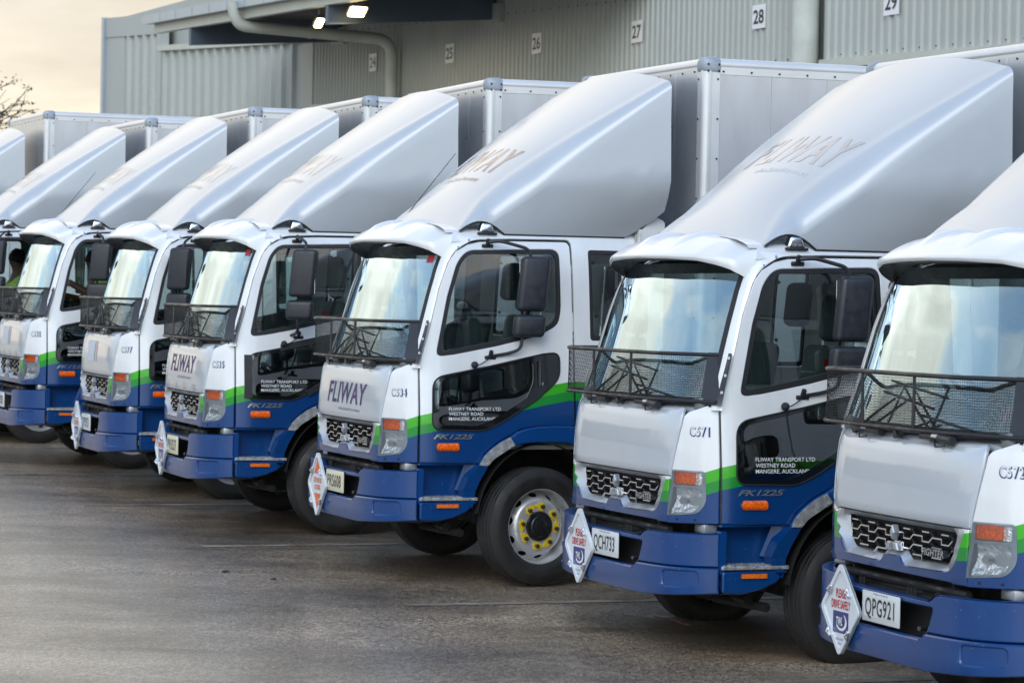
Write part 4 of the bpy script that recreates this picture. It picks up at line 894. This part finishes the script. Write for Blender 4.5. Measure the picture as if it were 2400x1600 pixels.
def placard_parts(kind, root, yc):
    pr = simple('placard', PLM, None, root, label={'twl': 'white diamond placard reading PLEASE DRIVE SAFELY', 'stay': 'white diamond placard with orange print reading STAY SAFE ON NZ ROADS'}[kind])
    pr.location = (-.012, yc, .653)
    for y, z, r_ in ((-.11, .10, -24), (.11, .10, 24), (-.11, -.13, 24), (.11, -.13, -24)):
        c = simple('placard_clip', clipm, None, pr); c.location = (.006, y, z); c.rotation_euler = (R(r_), 0, 0)
    fy = lambda z0: (lambda a, b: (.0022, a, z0+b))
    if kind == 'twl':
        simple('placard_lettering', join(lettering('PLEASE', fy(.085), .046, 0, .022, .6, width=.12), lettering('DRIVE SAFELY', fy(.026), .044, 0, .022, .6, width=.228)), M['red'], pr)
        simple('placard_logo_block', box(0, .002, -.092, .092, -.128, -.012), M['navy'], pr, False)
        sw = [(.058*math.cos(t)*1.15+.012, .047*math.sin(t)) for t in np.linspace(-2.7, 1.0, 16)]; sw2 = [(.046*math.cos(t)*1.12+.008, .040*math.sin(t)+.006) for t in np.linspace(1.0, -2.5, 16)]
        cr = panel(sw+sw2, lambda a, b: (.0035, a, -.068+b), (), .02, 0, 0, lambda p: Vector((1, 0, 0)))
        simple('placard_logo', join(cr, lettering('TWL', lambda a, b: (.0036, a-.012, -.064+b), .042, .25, .03, 1, width=.075)), M['letter_white'], pr)
        simple('placard_small_print', join(lettering('PROUDLY SUPPORTING', fy(-.162), .013, 0, 0, 1, width=.115), lettering('ROAD TRANSPORT', fy(-.186), .013, 0, 0, 1, width=.09)), M['slate'], pr)
    else:
        simple('placard_lettering', join(lettering('STAY SAFE ON', fy(.030), .038, 0, .02, .6, width=.20), lettering('NZ ROADS', fy(-.024), .038, 0, .02, .6, width=.15)), M['orange'], pr)
        simple('placard_triangle', join(panel([(0, .20), (.085, .082), (-.085, .082)], lambda a, b: (.0022, a, b), (), .1, 0, 0, lambda p: Vector((1, 0, 0)))), M['orange'], pr)
        simple('placard_triangle', join(panel([(0, -.20), (.085, -.072), (-.085, -.072)], lambda a, b: (.0022, a, b), (), .1, 0, 0, lambda p: Vector((1, 0, 0)))), M['orange'], pr)
def build_truck(i):
    sp = SPEC[i]; X, Y, a, z = TRK[i]
    root = bpy.data.objects.new('box_truck', None); COL.objects.link(root); root.location = (X, Y, z); root.rotation_euler = (0, 0, a); root.empty_display_size = .3
    set_props(root, label=sp['label'], category='truck', group='box trucks parked in a row')
    obs = []
    for it in TK.items:
        if (it['name'] == 'aerial' and i not in (2, 5)) or (it['key'] == 'lglass' and i in (5, 6)): obs.append(None); continue   # two cabs have the window wound down
        o = bpy.data.objects.new(it['name'], it['me']); COL.objects.link(o); obs.append(o)
        o.parent = root if it['parent'] is None else obs[it['parent']]
        if it['loc']: o.location = it['loc']
        if it['rot']: o.rotation_euler = it['rot']
        if it.get('kind'): o['kind'] = it['kind']
        if it['key'] == 'wheelF' : o.rotation_euler = (0, 0, R(sp['steer']))
        if it['key'] == 'mirrorL': o.rotation_euler = (0, 0, R(sp['mir']))
        if it['key'] == 'mhead' and sp['mir']: o.rotation_euler = (0, 0, R(52 if sp['mir'] > -100 else 75))
        if it['key'] == 'box' and i == 7: o.location = (0, 0, .13)
        if it['key'] == 'plate':
            pm = M[sp['pm']]
            if len(o.data.materials) == 0: o.data.materials.append(pm)
            o.material_slots[0].link = 'OBJECT'; o.material_slots[0].material = pm; plate = o
        if it['name'] == 'corner_panel' and not any(q.name.startswith('corner_panel') for q in obs[:-1] if q): cpl = o
        if it['name'] == 'front_panel': hd = o
        if it['name'] == 'door' and not any(q.name.startswith('door') and q.data.name.startswith('door') and q is not o for q in obs[:-1] if q): dl = o
    o1, o2 = num_layers(sp['fleet'], NUMPOS[i])
    simple('fleet_number_shadow', o1, M['navy'], cpl); simple('fleet_number', o2, M['letter_white'], cpl)
    simple('plate_face', rbox(-.029, -.0262, -.185, .185, .648, .762, .002, 1), M['plate'] if sp['pm'] == 'plate' else M['cream'], plate)
    simple('plate_lettering', lettering(sp['plate'], lambda p, q: (-.0245, p, .704+q), .090, 0, .010, .62, 1.08, width=.335), M['ink'], plate)
    if sp['pm'] == 'plate': simple('dealer_lettering', lettering('TRUCKS', lambda p, q: (-.0265, p, .773+q), .010, 0, 0, 1, width=.17), M['slate'], plate)
    if sp['plac']: placard_parts(sp['plac'], root, -.43 if i == 0 else -.375)
    fdo = [q for q in obs if q and q.data.name == 'wind_deflector'][0]
    if i not in (0, 7):
        lx, ly = {1: (-1.325, .13), 2: (-1.215, -.10)}.get(i, (-1.25, 0.0)); vm = M['vinyl_brown'] if i == 2 else M['vinyl_pale']
        simple('deflector_lettering', lettering('FLIWAY', lambda p, q: fsurf(ly+p, lx-q, .0018), .215, .25, .028, 1, 1.10, width=1.30), vm, fdo)
        simple('deflector_slogan', lettering('a New Zealand Post company', lambda p, q: fsurf(ly+.07+p, lx+.185-q, .0018), .034, 0, .008, 1, 1.0, width=.74), M['letter_white'] if i == 1 else vm, fdo)
    hy = lambda y0, z0, l=.003: (lambda p, q: tuple(Vector(skin(sy(y0+p), z0+q))+Vector((l, 0, 0))))
    h = sp['hood'] or ''
    if 'fliway' in h:
        dz = .045 if 'fuso' in h else 0
        simple('front_lettering', lettering('FLIWAY', hy(.03, 1.378+dz, .003), .155 if not dz else .145, .22, .016, 1, 1.08, width=.96), M['flet'], hd)
        simple('front_slogan', lettering('a New Zealand Post company', hy(.11, 1.256+dz*1.1, .003), .022, 0, .005, 1, 1.0, width=.52), M['slate'], hd)
    if 'fuso' in h:
        for c, y in zip('FUSO', (-.56, -.20, .14, .50)):
            simple('chrome_letter', lettering(c, hy(y, 1.225, .012), .058, 0, .03, 1.35), M['badge'], hd)
    if 'patch' in h:
        Pm = M['patch'] if 'patch' in M else M.setdefault('patch', mat('torn_sticker_ghost', (.58, .62, .66), .6, noise=(12, .12)))
        V, F = grid(lambda p, q: hy(-.16, 1.41)(p, q), np.linspace(-.19, .19, 9), np.linspace(-.10, .10, 5)); simple('sticker_ghost', (V, F), Pm, hd)
        V, F = grid(lambda p, q: hy(.10, 1.41)(p, q), np.linspace(-.035, .035, 3), np.linspace(-.10, .10, 5)); simple('sticker_ghost', (V, F), M.setdefault('patch_pink', mat('torn_sticker_pink', (.60, .47, .50), .6, noise=(12, .12))), hd)
    if sp.get('trim'):
        for P in ([(-.40, 1.16), (-.40, 1.53), (-.465, 1.53), (-.465, 1.16)], [(-.72, 1.565), (-.72, 1.62), (-1.25, 1.735), (-1.25, 1.68)], [(-.97, 1.18), (-1.34, 1.42), (-1.32, 1.47), (-.95, 1.225)]):
            simple('trim_strip', panel(P, lambda x, z_: (x, sks(x, z_)[1]+.02, z_), (), .05, .022), M['black'], dl)
    if i in (2, 3):
        simple('screen_sticker', grid(lambda u, z_: tuple(Vector(scr(u, z_))+Vector((.004, 0, 0))), [.83, .87, .92], [2.375, 2.40, 2.43]), M['stick_red'], [o for o in obs if o and o.name.startswith('windscreen') and o.data.name == 'windscreen'][0])
    if i in (0, 1):
        wsn = [o for o in obs if o and o.data.name == 'windscreen'][0]
        simple('screen_sticker', grid(lambda u, z_: tuple(Vector(scr(u, z_))+Vector((-.008, 0, 0))), [.80, .85, .90], [1.71, 1.76, 1.80]), M['stick_red'], wsn)
    return root, obs
# ------------------------------------------------------------------ ground
GS = .0169
def gz(x, y): return GS*(-.4058*x+.9139*y)-.3505
def ground_mat():
    m = mat('asphalt', (.13, .12, .11), .7); n = m.node_tree.nodes; l = m.node_tree.links; b = n['Principled BSDF']
    t = n.new('ShaderNodeTexCoord')
    def nz_(scale, det=5, rot=None, sc=(1, 1, 1), rough=.55):
        mp = n.new('ShaderNodeMapping'); l.new(t.outputs['Object'], mp.inputs[0]); mp.inputs['Scale'].default_value = sc
        if rot: mp.inputs['Rotation'].default_value = (0, 0, rot)
        q = n.new('ShaderNodeTexNoise'); q.inputs['Scale'].default_value = scale; q.inputs['Detail'].default_value = det; q.inputs['Roughness'].default_value = rough; l.new(mp.outputs[0], q.inputs[0]); return q.outputs['Fac']
    big = nz_(.42, 5, R(8), (.8, 1.25, 1)); mid = nz_(2.0, 7, R(-12), (.9, 1.1, 1)); fine = nz_(30, 4, None, (1, .45, 1)); grit = nz_(75, 2, None, (1, .3, 1))
    r1 = n.new('ShaderNodeValToRGB'); l.new(big, r1.inputs[0]); r1.color_ramp.elements[0].position = .34; r1.color_ramp.elements[0].color = (.095, .076, .058, 1); r1.color_ramp.elements[1].position = .66; r1.color_ramp.elements[1].color = (.40, .31, .222, 1)
    def mul(c, f, lo, hi):
        g = n.new('ShaderNodeMapRange'); l.new(f, g.inputs[0]); g.inputs[1].default_value = .3; g.inputs[2].default_value = .7; g.inputs[3].default_value = lo; g.inputs[4].default_value = hi
        h = n.new('ShaderNodeHueSaturation'); l.new(c, h.inputs['Color']); l.new(g.outputs[0], h.inputs['Value']); return h.outputs[0]
    st_ = nz_(1.3, 4, R(20), (.6, 1.3, 1)); sr = n.new('ShaderNodeMapRange'); l.new(st_, sr.inputs[0]); sr.inputs[1].default_value = .58; sr.inputs[2].default_value = .66; sr.inputs[3].default_value = 1; sr.inputs[4].default_value = .72
    sh = n.new('ShaderNodeHueSaturation'); l.new(r1.outputs[0], sh.inputs['Color']); l.new(sr.outputs[0], sh.inputs['Value'])
    c = mul(mul(mul(sh.outputs[0], mid, .78, 1.2), fine, .60, 1.40), grit, .50, 1.5); l.new(c, b.inputs['Base Color'])
    g = n.new('ShaderNodeMapRange'); l.new(big, g.inputs[0]); g.inputs[1].default_value = .3; g.inputs[2].default_value = .7; g.inputs[3].default_value = .40; g.inputs[4].default_value = .25; l.new(g.outputs[0], b.inputs['Roughness']); b.inputs['Specular IOR Level'].default_value = .8
    k = n.new('ShaderNodeBump'); k.inputs['Strength'].default_value = .3; k.inputs['Distance'].default_value = .003; l.new(fine, k.inputs['Height']); l.new(k.outputs[0], b.inputs['Normal'])
    return m
GV = [(x, y, gz(x, y) if abs(x) < 150 and abs(y) < 150 else gz(max(-150, min(150, x)), max(-150, min(150, y)))) for y in (-1500, -150, 0, 150, 1500) for x in (-1500, -150, 0, 150, 1500)]
gr = simple('ground', (GV, [(j*5+i, j*5+i+1, j*5+i+6, j*5+i+5) for j in range(4) for i in range(4)]), ground_mat(), None, False); gr['kind'] = 'structure'
# faded bay lines between the trucks
lm = mat('faded_line_paint', (.24, .20, .155), .5, noise=(3, .4))
fwd = Vector((math.cos(3.505), math.sin(3.505))); lft = Vector((-fwd.y, fwd.x))
for i in range(7):
    p = (Vector(TRK[i][:2])+Vector(TRK[i+1][:2]))/2
    q0 = p+fwd*.35; q1 = p-fwd*9.0; w = lft*.06
    V = [(v.x, v.y, gz(v.x, v.y)+.004) for v in (q0+w, q0-w, q1-w, q1+w)]
    o = simple('parking_line', (V, [(0, 1, 2, 3)]), lm, None, False); o['kind'] = 'structure'
V = [(x, y, gz(x, y)+.004) for x, y in ((1.02, 20.16), (1.00, 20.14), (1.22, 19.56), (1.25, 19.58))]
o = simple('chalk_mark', (V, [(0, 1, 2, 3)]), mat('pink_chalk', (.45, .18, .19), .8, noise=(30, .4)), None, False); o['kind'] = 'structure'
def lump(x, y, r_, seed):
    rr = random.Random(seed); V, F = lathe([(.001, -.5), (.6, -.4), (.9, 0), (.6, .4), (.001, .5)], 7)
    V = [(a*r_*1.4*rr.uniform(.7, 1.2), b*r_*rr.uniform(.7, 1.2), c*r_*.6*rr.uniform(.7, 1.2)) for a, b, c in V]
    o = simple('rubber_scrap', (V, F), M['ink'], None, False); o.location = (x, y, gz(x, y)+r_*.35); return o
for x, y, r_, lb in ((-2.14, 22.0, .022, 'small black rubber scrap lying on the asphalt, larger one at left'), (-1.74, 21.6, .018, 'small black rubber scrap on the asphalt, the one at right nearer the trucks')):
    o = lump(x, y, r_, int(r_*1e4)); set_props(o, label=lb, category='debris', group='rubber scraps on the asphalt')

# ------------------------------------------------------------------ trucks
roots = [build_truck(i) for i in range(8)]

# ------------------------------------------------------------------ warehouse behind the row
U = Vector((-.4058, .9139, 0)); NN = Vector((.9139, .4058, 0)); P0 = Vector((4.13, 48.83, 0))
def B(u, d, z): return tuple(P0+U*u-NN*d+Vector((0, 0, z)))
wh = bpy.data.objects.new('warehouse', None); COL.objects.link(wh); wh.location = P0; wh.rotation_euler = (0, 0, math.atan2(U.y, U.x))
set_props(wh, label='grey green corrugated warehouse with numbered loading bays behind the trucks', category='warehouse')
WM = wh.matrix_basis.inverted()
def wpart(name, VF, m, smooth=False, parent=None):
    V = [tuple(WM @ Vector(v)) for v in VF[0]]; return simple(name, (V, VF[1]), m, parent or wh, smooth)
def zb(u): return 5.965+.0215*u
def zt(u): return 7.36+.035*u
def ribs(u0, u1, pitch, depth, zlo, zhi, flatw=.5):
    us_ = []; u = u0
    prof = [(0, 0), (.22, 0), (.34, 1), (.62, 1), (.74, 0)] if flatw == .5 else [(0, 0), (.70, 0), (.76, 1), (.94, 1), (1.0, 0)]
    while u < u1:
        for a, d in prof:
            if u+a*pitch <= u1: us_.append((u+a*pitch, d*depth))
        u += pitch
    us_.append((u1, 0)); V = []; F = []
    for u, d in us_: V += [B(u, d, zlo(u)), B(u, d, zhi(u))]
    for i in range(len(us_)-1): F.append((2*i, 2*i+1, 2*i+3, 2*i+2))
    return V, F
wpart('wall_cladding', join(ribs(-1.45, 22.0, .205, .035, zb, lambda u: zt(u)+1.2), ribs(-14, -2.0, .235, .04, lambda u: zb(u)+.03, lambda u: zt(u)+1.2)), M['clad'])
wpart('rib_cladding', join(ribs(22.75, 34.0, .75, .10, lambda u: 2, lambda u: 7.93+.0505*(u-21.57), 1), ribs(34.35, 37.75, .78, .10, lambda u: 2, lambda u: 9.22+.05*(u-37.7), 1)), M['clad'])
def plank(u0, u1, d0, d1, z0a, z0b, z1a, z1b):
    V = [B(u0, d0, z0a), B(u0, d1, z0a), B(u0, d1, z1a), B(u0, d0, z1a), B(u1, d0, z0b), B(u1, d1, z0b), B(u1, d1, z1b), B(u1, d0, z1b)]
    return V, [(0, 1, 2, 3), (7, 6, 5, 4), (0, 4, 5, 1), (1, 5, 6, 2), (2, 6, 7, 3), (3, 7, 4, 0)]
for pk in (plank(37.75, 39.62, -.1, .06, 1.5, 1.5, 9.65, 9.75), plank(34.3, 39.62, -.1, .09, 9.20-.16, 9.32, 9.62, 9.88), plank(34.0, 34.4, -.1, .13, 1.5, 1.5, 9.5, 9.55), plank(22.0, 22.75, -.1, .05, 1.5, 1.5, 8.3, 8.4)): wpart('corner_flashing', pk, M['clad'])
wpart('end_trim', plank(39.60, 39.85, -.3, .16, 1.5, 1.5, 9.90, 9.92), M['gutter'])
wpart('header_flashing', plank(21.5, 34.3, -.1, .15, 7.93, 8.57, 8.08, 8.72), M['flash'])
wpart('sill_flashing', join(plank(-1.45, 22.0, -.25, .10, zb(-1.45)-.10, zb(22)-.10, zb(-1.45)+.03, zb(22)+.03), plank(-14, -2.05, -.25, .12, zb(-14)-.10, zb(-2)-.08, zb(-14)+.06, zb(-2)+.06)), M['flash'])
wpart('upper_wall', plank(-14, 39.6, -.35, -.30, 1.5, 1.5, 9.9, 9.9), M['clad'])
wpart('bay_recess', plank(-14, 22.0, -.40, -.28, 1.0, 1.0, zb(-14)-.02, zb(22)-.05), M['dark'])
for k in range(8):
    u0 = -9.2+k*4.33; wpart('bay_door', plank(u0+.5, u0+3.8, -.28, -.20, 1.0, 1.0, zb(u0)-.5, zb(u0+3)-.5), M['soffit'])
wpart('screw_row', join(*[tube([B(u, .03, zz_), B(u, .048, zz_)], .016, 5) for u, zz_ in [(-1.3+k*.41, zt(-1.3+k*.41)) for k in range(54)]+[(-13.9+k*.47, zb(-13.9+k*.47)+.13) for k in range(25)]+[(-1.3+k*.41, zb(-1.3+k*.41)+.12) for k in range(20)]]), M['steel'])['kind'] = 'stuff'
for u_, r_ in ((-1.74, .22), (16.39, .16)):
    if u_ < 0: wpart('downpipe', tube([B(u_, .2, 1), B(u_, .2, 9.5)], r_, 16), M['pipe'], True)
    else: wpart('downpipe', tube(bend_path([B(u_, 3.95, 8.2), B(u_, 3.80, 7.72), B(u_, .25, 7.60), B(u_, .22, 3)], .40, 8), .128, 14), M['pipe'], True)
wpart('pipe_collar', tube([B(16.39, .24, 7.17), B(16.39, .24, 7.23)], .145, 14), M['pipe'], True); wpart('pipe_collar', tube([B(16.39, 2.2, 7.665), B(16.39, 2.13, 7.665)], .142, 14), M['pipe'], True)
# canopy: soffit, edge beam, gutter panels, rafters, flood lamps
def zg(u): return 8.08+.0246*(u-17)
wpart('canopy_roof', plank(4.0, 23.0, 0, 3.75, zg(4)+.12, zg(23)+.12, zg(4)+.20, zg(23)+.20), M['soffit'])
wpart('canopy_soffit', ([B(4, -.05, 8.15), B(23, -.05, 8.62), B(23, 3.7, zg(23)+.02), B(4, 3.7, zg(4)+.02)], [(0, 1, 2, 3)]), M['soffit'])
wpart('edge_beam', plank(4.0, 22.9, 3.52, 3.68, zg(4)-.19, zg(22.9)-.19, zg(4)+.02, zg(22.9)+.02), M['flash'])
for k in range(31):
    u1 = 23.1-k*.61; wpart('gutter_panel', plank(u1-.60, u1, 3.70, 3.86+.006*(k % 2), zg(u1-.6)+.02, zg(u1)+.02, zg(u1-.6)+.235, zg(u1)+.235), M['gutter'])
wpart('gutter_end', plank(23.1, 23.4, 3.66, 3.84, zg(23)+.04, zg(23)+.06, zg(23)+.22, zg(23)+.24), M['gutter'])
for ub, zf, zw in ((20.2, 7.57, 7.84), (11.27, 7.36, 7.66)):
    V = [B(ub-.08, 3.66, zf), B(ub-.08, .02, zw), B(ub-.08, .02, zw+.62), B(ub-.08, 3.66, zf+.48), B(ub+.08, 3.66, zf), B(ub+.08, .02, zw), B(ub+.08, .02, zw+.62), B(ub+.08, 3.66, zf+.48)]
    wpart('rafter', (V, [(0, 3, 2, 1), (4, 5, 6, 7), (0, 1, 5, 4), (3, 7, 6, 2), (0, 4, 7, 3)]), M['beam'])
    wpart('rafter_plate', plank(ub-.45, ub+.4, .0, .13, zw-.08, zw-.06, zw+.30, zw+.32), M['clad'])
for ul, dl_, zl, lw in ((10.80, 3.2, 7.63, .20), (13.25, 3.1, 7.60, .11)):
    def lampq(o1, o2, hw): return [B(ul-.13+o1, dl_-hw, zl+.06+o2), B(ul-.13+o1, dl_+hw, zl+.06+o2), B(ul+.10+o1, dl_+hw, zl-.10+o2), B(ul+.10+o1, dl_-hw, zl-.10+o2)]
    fl = wpart('flood_lamp', (lampq(0, 0, lw)+lampq(.06, .09, lw-.03), [(0, 1, 2, 3), (7, 6, 5, 4), (0, 4, 5, 1), (1, 5, 6, 2), (2, 6, 7, 3), (3, 7, 4, 0)]), M['satin'])
    wpart('lamp_glass', (lampq(-.012, -.016, lw-.04), [(0, 1, 2, 3)]), M['lamp'], False, fl)
    wpart('lamp_bracket', tube([B(ul, dl_, zl+.1), B(ul, dl_, zl+.45)], .03, 6), M['satin'], True, fl)
    ld = bpy.data.lights.new('flood_light', 'AREA'); ld.energy = 25; ld.size = .4; ld.color = (1, .8, .5); lo = bpy.data.objects.new('flood_light', ld); COL.objects.link(lo); lo.location = B(ul-.12, dl_, zl-.2)
# dock number signs
for k, num in enumerate((29, 28, 27, 26, 25, 24)):
    u = -4.135+k*4.43; z = 6.745+.0217*(u+4.135)
    if num == 28: u, z = .11, 6.85
    if num == 24: u = 18.05
    V, F = plank(u-.225, u+.225, .042, .052, z-.20, z-.20, z+.20, z+.20)
    o = simple('dock_sign', (V, F), M['sign'], None, False); set_props(o, label={29: 'white sign reading 29, rightmost on the wall and cut by the top edge', 28: 'white sign reading 28, just left of the thick vertical pipe', 27: 'white sign reading 27 on the wall above the truck with the orange placard', 26: 'white sign reading 26 on the corrugated wall, between 25 and 27', 25: 'white sign reading 25, just right of the bent cream downpipe', 24: 'white sign reading 24, farthest one, left of the bent cream downpipe'}[num], category='sign', group='dock number signs')
    simple('sign_number', lettering(str(num), lambda a, b: B(u-a, .056, z+b), .225, 0, .02, 1, 1.0, width=.36), M['ink'], o)

# ------------------------------------------------------------------ bare tree far left
def tree(x, y, h, rad, seed):
    rr = random.Random(seed); tr = []; tw = []; lv = []
    def grow(p, d, ln, r_, lev):
        q = p+d*ln; mid = (p+q)/2+Vector((rr.uniform(-1, 1), rr.uniform(-1, 1), rr.uniform(-.3, .5)))*ln*.08
        (tr if lev < 2 else tw).append(tube([tuple(p), tuple(mid), tuple(q)], [r_, r_*.85, r_*.65], 5 if lev < 3 else 3, cap=False))
        if lev >= 4:
            for _ in range(4 if rr.random() < .6 else 0):
                c = q+Vector((rr.gauss(0, .15), rr.gauss(0, .15), rr.gauss(0, .10))); a = Vector((rr.gauss(0, 1), rr.gauss(0, 1), rr.gauss(0, 1))).normalized()*.065; b = a.orthogonal().normalized()*.03
                lv.append(([tuple(c-a), tuple(c+b), tuple(c+a), tuple(c-b)], [(0, 1, 2, 3)]))
        if lev >= 6: return
        for _ in range(3 if lev < 5 else 2):
            ax = d.orthogonal().normalized(); ax.rotate(Quaternion(d, rr.uniform(0, 6.28))); nd = d.copy(); nd.rotate(Quaternion(ax, R(rr.uniform(18, 52)))); nd.z = nd.z*.8+.05; nd.normalize()
            grow(q, nd, ln*rr.uniform(.66, .86), r_*.60, lev+1)
    grow(Vector((0, 0, 0)), Vector((0, 0, 1)), h*.26, rad, 0)
    t = bpy.data.objects.new('bare_tree', None); COL.objects.link(t); t.location = (x, y, gz(x, y)-.2)
    set_props(t, label='sparse dark tree against the pale sky at the left edge', category='tree')
    simple('trunk', join(*tr), M['bark'], t); o = simple('twigs', join(*tw), M['bark'], t, False); o['kind'] = 'stuff'; o = simple('crown', join(*lv), M['leaf'], t, False); o['kind'] = 'stuff'
tree(-17.7, 84, 8.9, .26, 5)
# low dark line of trees off to the left, mirrored in the front panels
def treeline():
    rr = np.random.RandomState(3); V = []; F = []
    for k in range(190):
        t = k/190; cx, cy = -100+45*t+rr.uniform(-4, 4), -45+140*t+rr.uniform(-4, 4); h_ = rr.uniform(2.5, 6.0); w_ = rr.uniform(1.4, 3.2); g = gz(-95, 20)
        for q in range(150):
            d = rr.normal(size=3); d /= np.linalg.norm(d); r_ = rr.uniform(.55, 1.0)
            p = np.array([cx+d[0]*w_*r_, cy+d[1]*w_*r_, g+h_*.5+d[2]*h_*.5*r_]); u = rr.normal(size=3); u /= np.linalg.norm(u); v = np.cross(u, d); v /= (np.linalg.norm(v)+1e-6); sz = rr.uniform(.25, .6)
            o = len(V); V += [tuple(p-u*sz), tuple(p+v*sz*.6), tuple(p+u*sz), tuple(p-v*sz*.6)]; F.append((o, o+1, o+2, o+3))
    return V, F
o = simple('far_treeline', treeline(), M['leaf'], None, False); set_props(o, kind='stuff', label='distant dark belt of trees across the yard', category='trees')

# ------------------------------------------------------------------ two drivers
def person(root_i, head, lean, arm_tip, arm2, label):
    rx, ry, rz_ = head
    hip = Vector((-1.14, ry, 1.62)); chest = Vector((rx-.10, ry, rz_-.33)); neck = Vector((rx-.05, ry, rz_-.15)); hd = Vector((rx, ry, rz_-.02)); top = Vector((rx+.005, ry, rz_+.09))
    bmv = []; rad = []; ed = []
    def v(p, r_): bmv.append(tuple(p)); rad.append(r_); return len(bmv)-1
    a = v(hip, .17); b = v((hip+chest)/2, .165); c = v(chest, .17); d = v(neck, .062); e_ = v(hd, .098); f_ = v(top, .082); ed += [(a, b), (b, c), (c, d), (d, e_), (e_, f_)]
    fc = v(hd+Vector((.075, 0, -.035)), .045); ed.append((e_, fc))
    arms = []
    for sg, tip in ((1, arm_tip), (-1, arm2)):
        sh = chest+Vector((.0, sg*.20, .06)); tipv = Vector(tip); el = (sh+tipv)/2+Vector((-.02, sg*.08, -.12)); s1 = v(sh, .075); s2 = v(el, .050); s3 = v(tipv+(el-tipv)*.22, .036); s4 = v(tipv, .042); ed += [(c, s1), (s1, s2), (s2, s3), (s3, s4)]; arms.append((sh, el))
        fdir = (tipv-el).normalized(); 
        for q in range(4):
            off = Vector((0, 0, .03-.02*q)); k1 = v(tipv+fdir*.045+off, .011); k2 = v(tipv+fdir*.07+off+Vector((.01, -sg*.03, -.01)), .009); ed += [(s4, k1), (k1, k2)]
    for sg in (1, -1):
        h1 = v(hip+Vector((.06, sg*.10, -.02)), .10); kn = v(Vector((-.68, ry+sg*.16, 1.60)), .075); ft = v(Vector((-.60, ry+sg*.16, 1.15)), .055); toe = v(Vector((-.48, ry+sg*.16, 1.10)), .05); ed += [(a, h1), (h1, kn), (kn, ft), (ft, toe)]
    def skinned(name, verts, edges, radii, m, rootv=0):
        me = bpy.data.meshes.new(name); me.from_pydata(verts, edges, []); o = bpy.data.objects.new(name, me); COL.objects.link(o)
        o.modifiers.new('skin', 'SKIN'); sub = o.modifiers.new('sub', 'SUBSURF'); sub.levels = 2; sub.render_levels = 2
        for q, r_ in zip(me.skin_vertices[0].data, radii): q.radius = (r_, r_)
        me.skin_vertices[0].data[rootv].use_root = True
        dg = bpy.context.evaluated_depsgraph_get(); dg.update(); nm = bpy.data.meshes.new_from_object(o.evaluated_get(dg)); bpy.data.objects.remove(o)
        nm.materials.clear(); nm.materials.append(m); nm.polygons.foreach_set('use_smooth', [True]*len(nm.polygons)); nm.name = name; return nm
    X, Y, an, z = TRK[root_i]
    p = bpy.data.objects.new('person', None); COL.objects.link(p); p.location = (X, Y, z); p.rotation_euler = (0, 0, an); set_props(p, label=label, category='person', group='drivers in the cabs')
    simple('body', skinned('body', bmv, ed, rad, M['skin']), None, p)
    vv_ = [hip, (hip+chest)/2, chest, neck+Vector((-.02, 0, -.06))]; rr_ = [.185, .18, .19, .085]; ee = [(0, 1), (1, 2), (2, 3)]
    for sh, el in arms:
        n0 = len(vv_); vv_ += [sh, sh+(el-sh)*.85]; rr_ += [.092, .066]; ee += [(2, n0), (n0, n0+1)]
    simple('hivis_shirt', skinned('hivis_shirt', [tuple(q) for q in vv_], ee, rr_, M['hivis']), None, p)
    hv = lathe([(.001, .118), (.05, .112), (.088, .07), (.108, .01), (.104, -.04), (.09, -.06)], 20)
    simple('hair', xf((hv[0], hv[1]), Matrix.Translation(hd+Vector((-.022, 0, .025))) @ Matrix.Rotation(R(-14), 4, 'Y') @ Matrix.Rotation(R(90), 4, 'X')), M['hair'], p)
person(6, (-1.24, -.40, 2.24), 0, (-.90, -.28, 1.90), (-.82, -.62, 1.86), 'man with short black hair in a lime shirt leaning in the leftmost cab')
person(5, (-1.13, -.42, 2.27), 0, (-.90, -.36, 1.98), (-.84, -.60, 1.86), 'man in a lime shirt, arm reaching to the wheel, half hidden by a mirror')
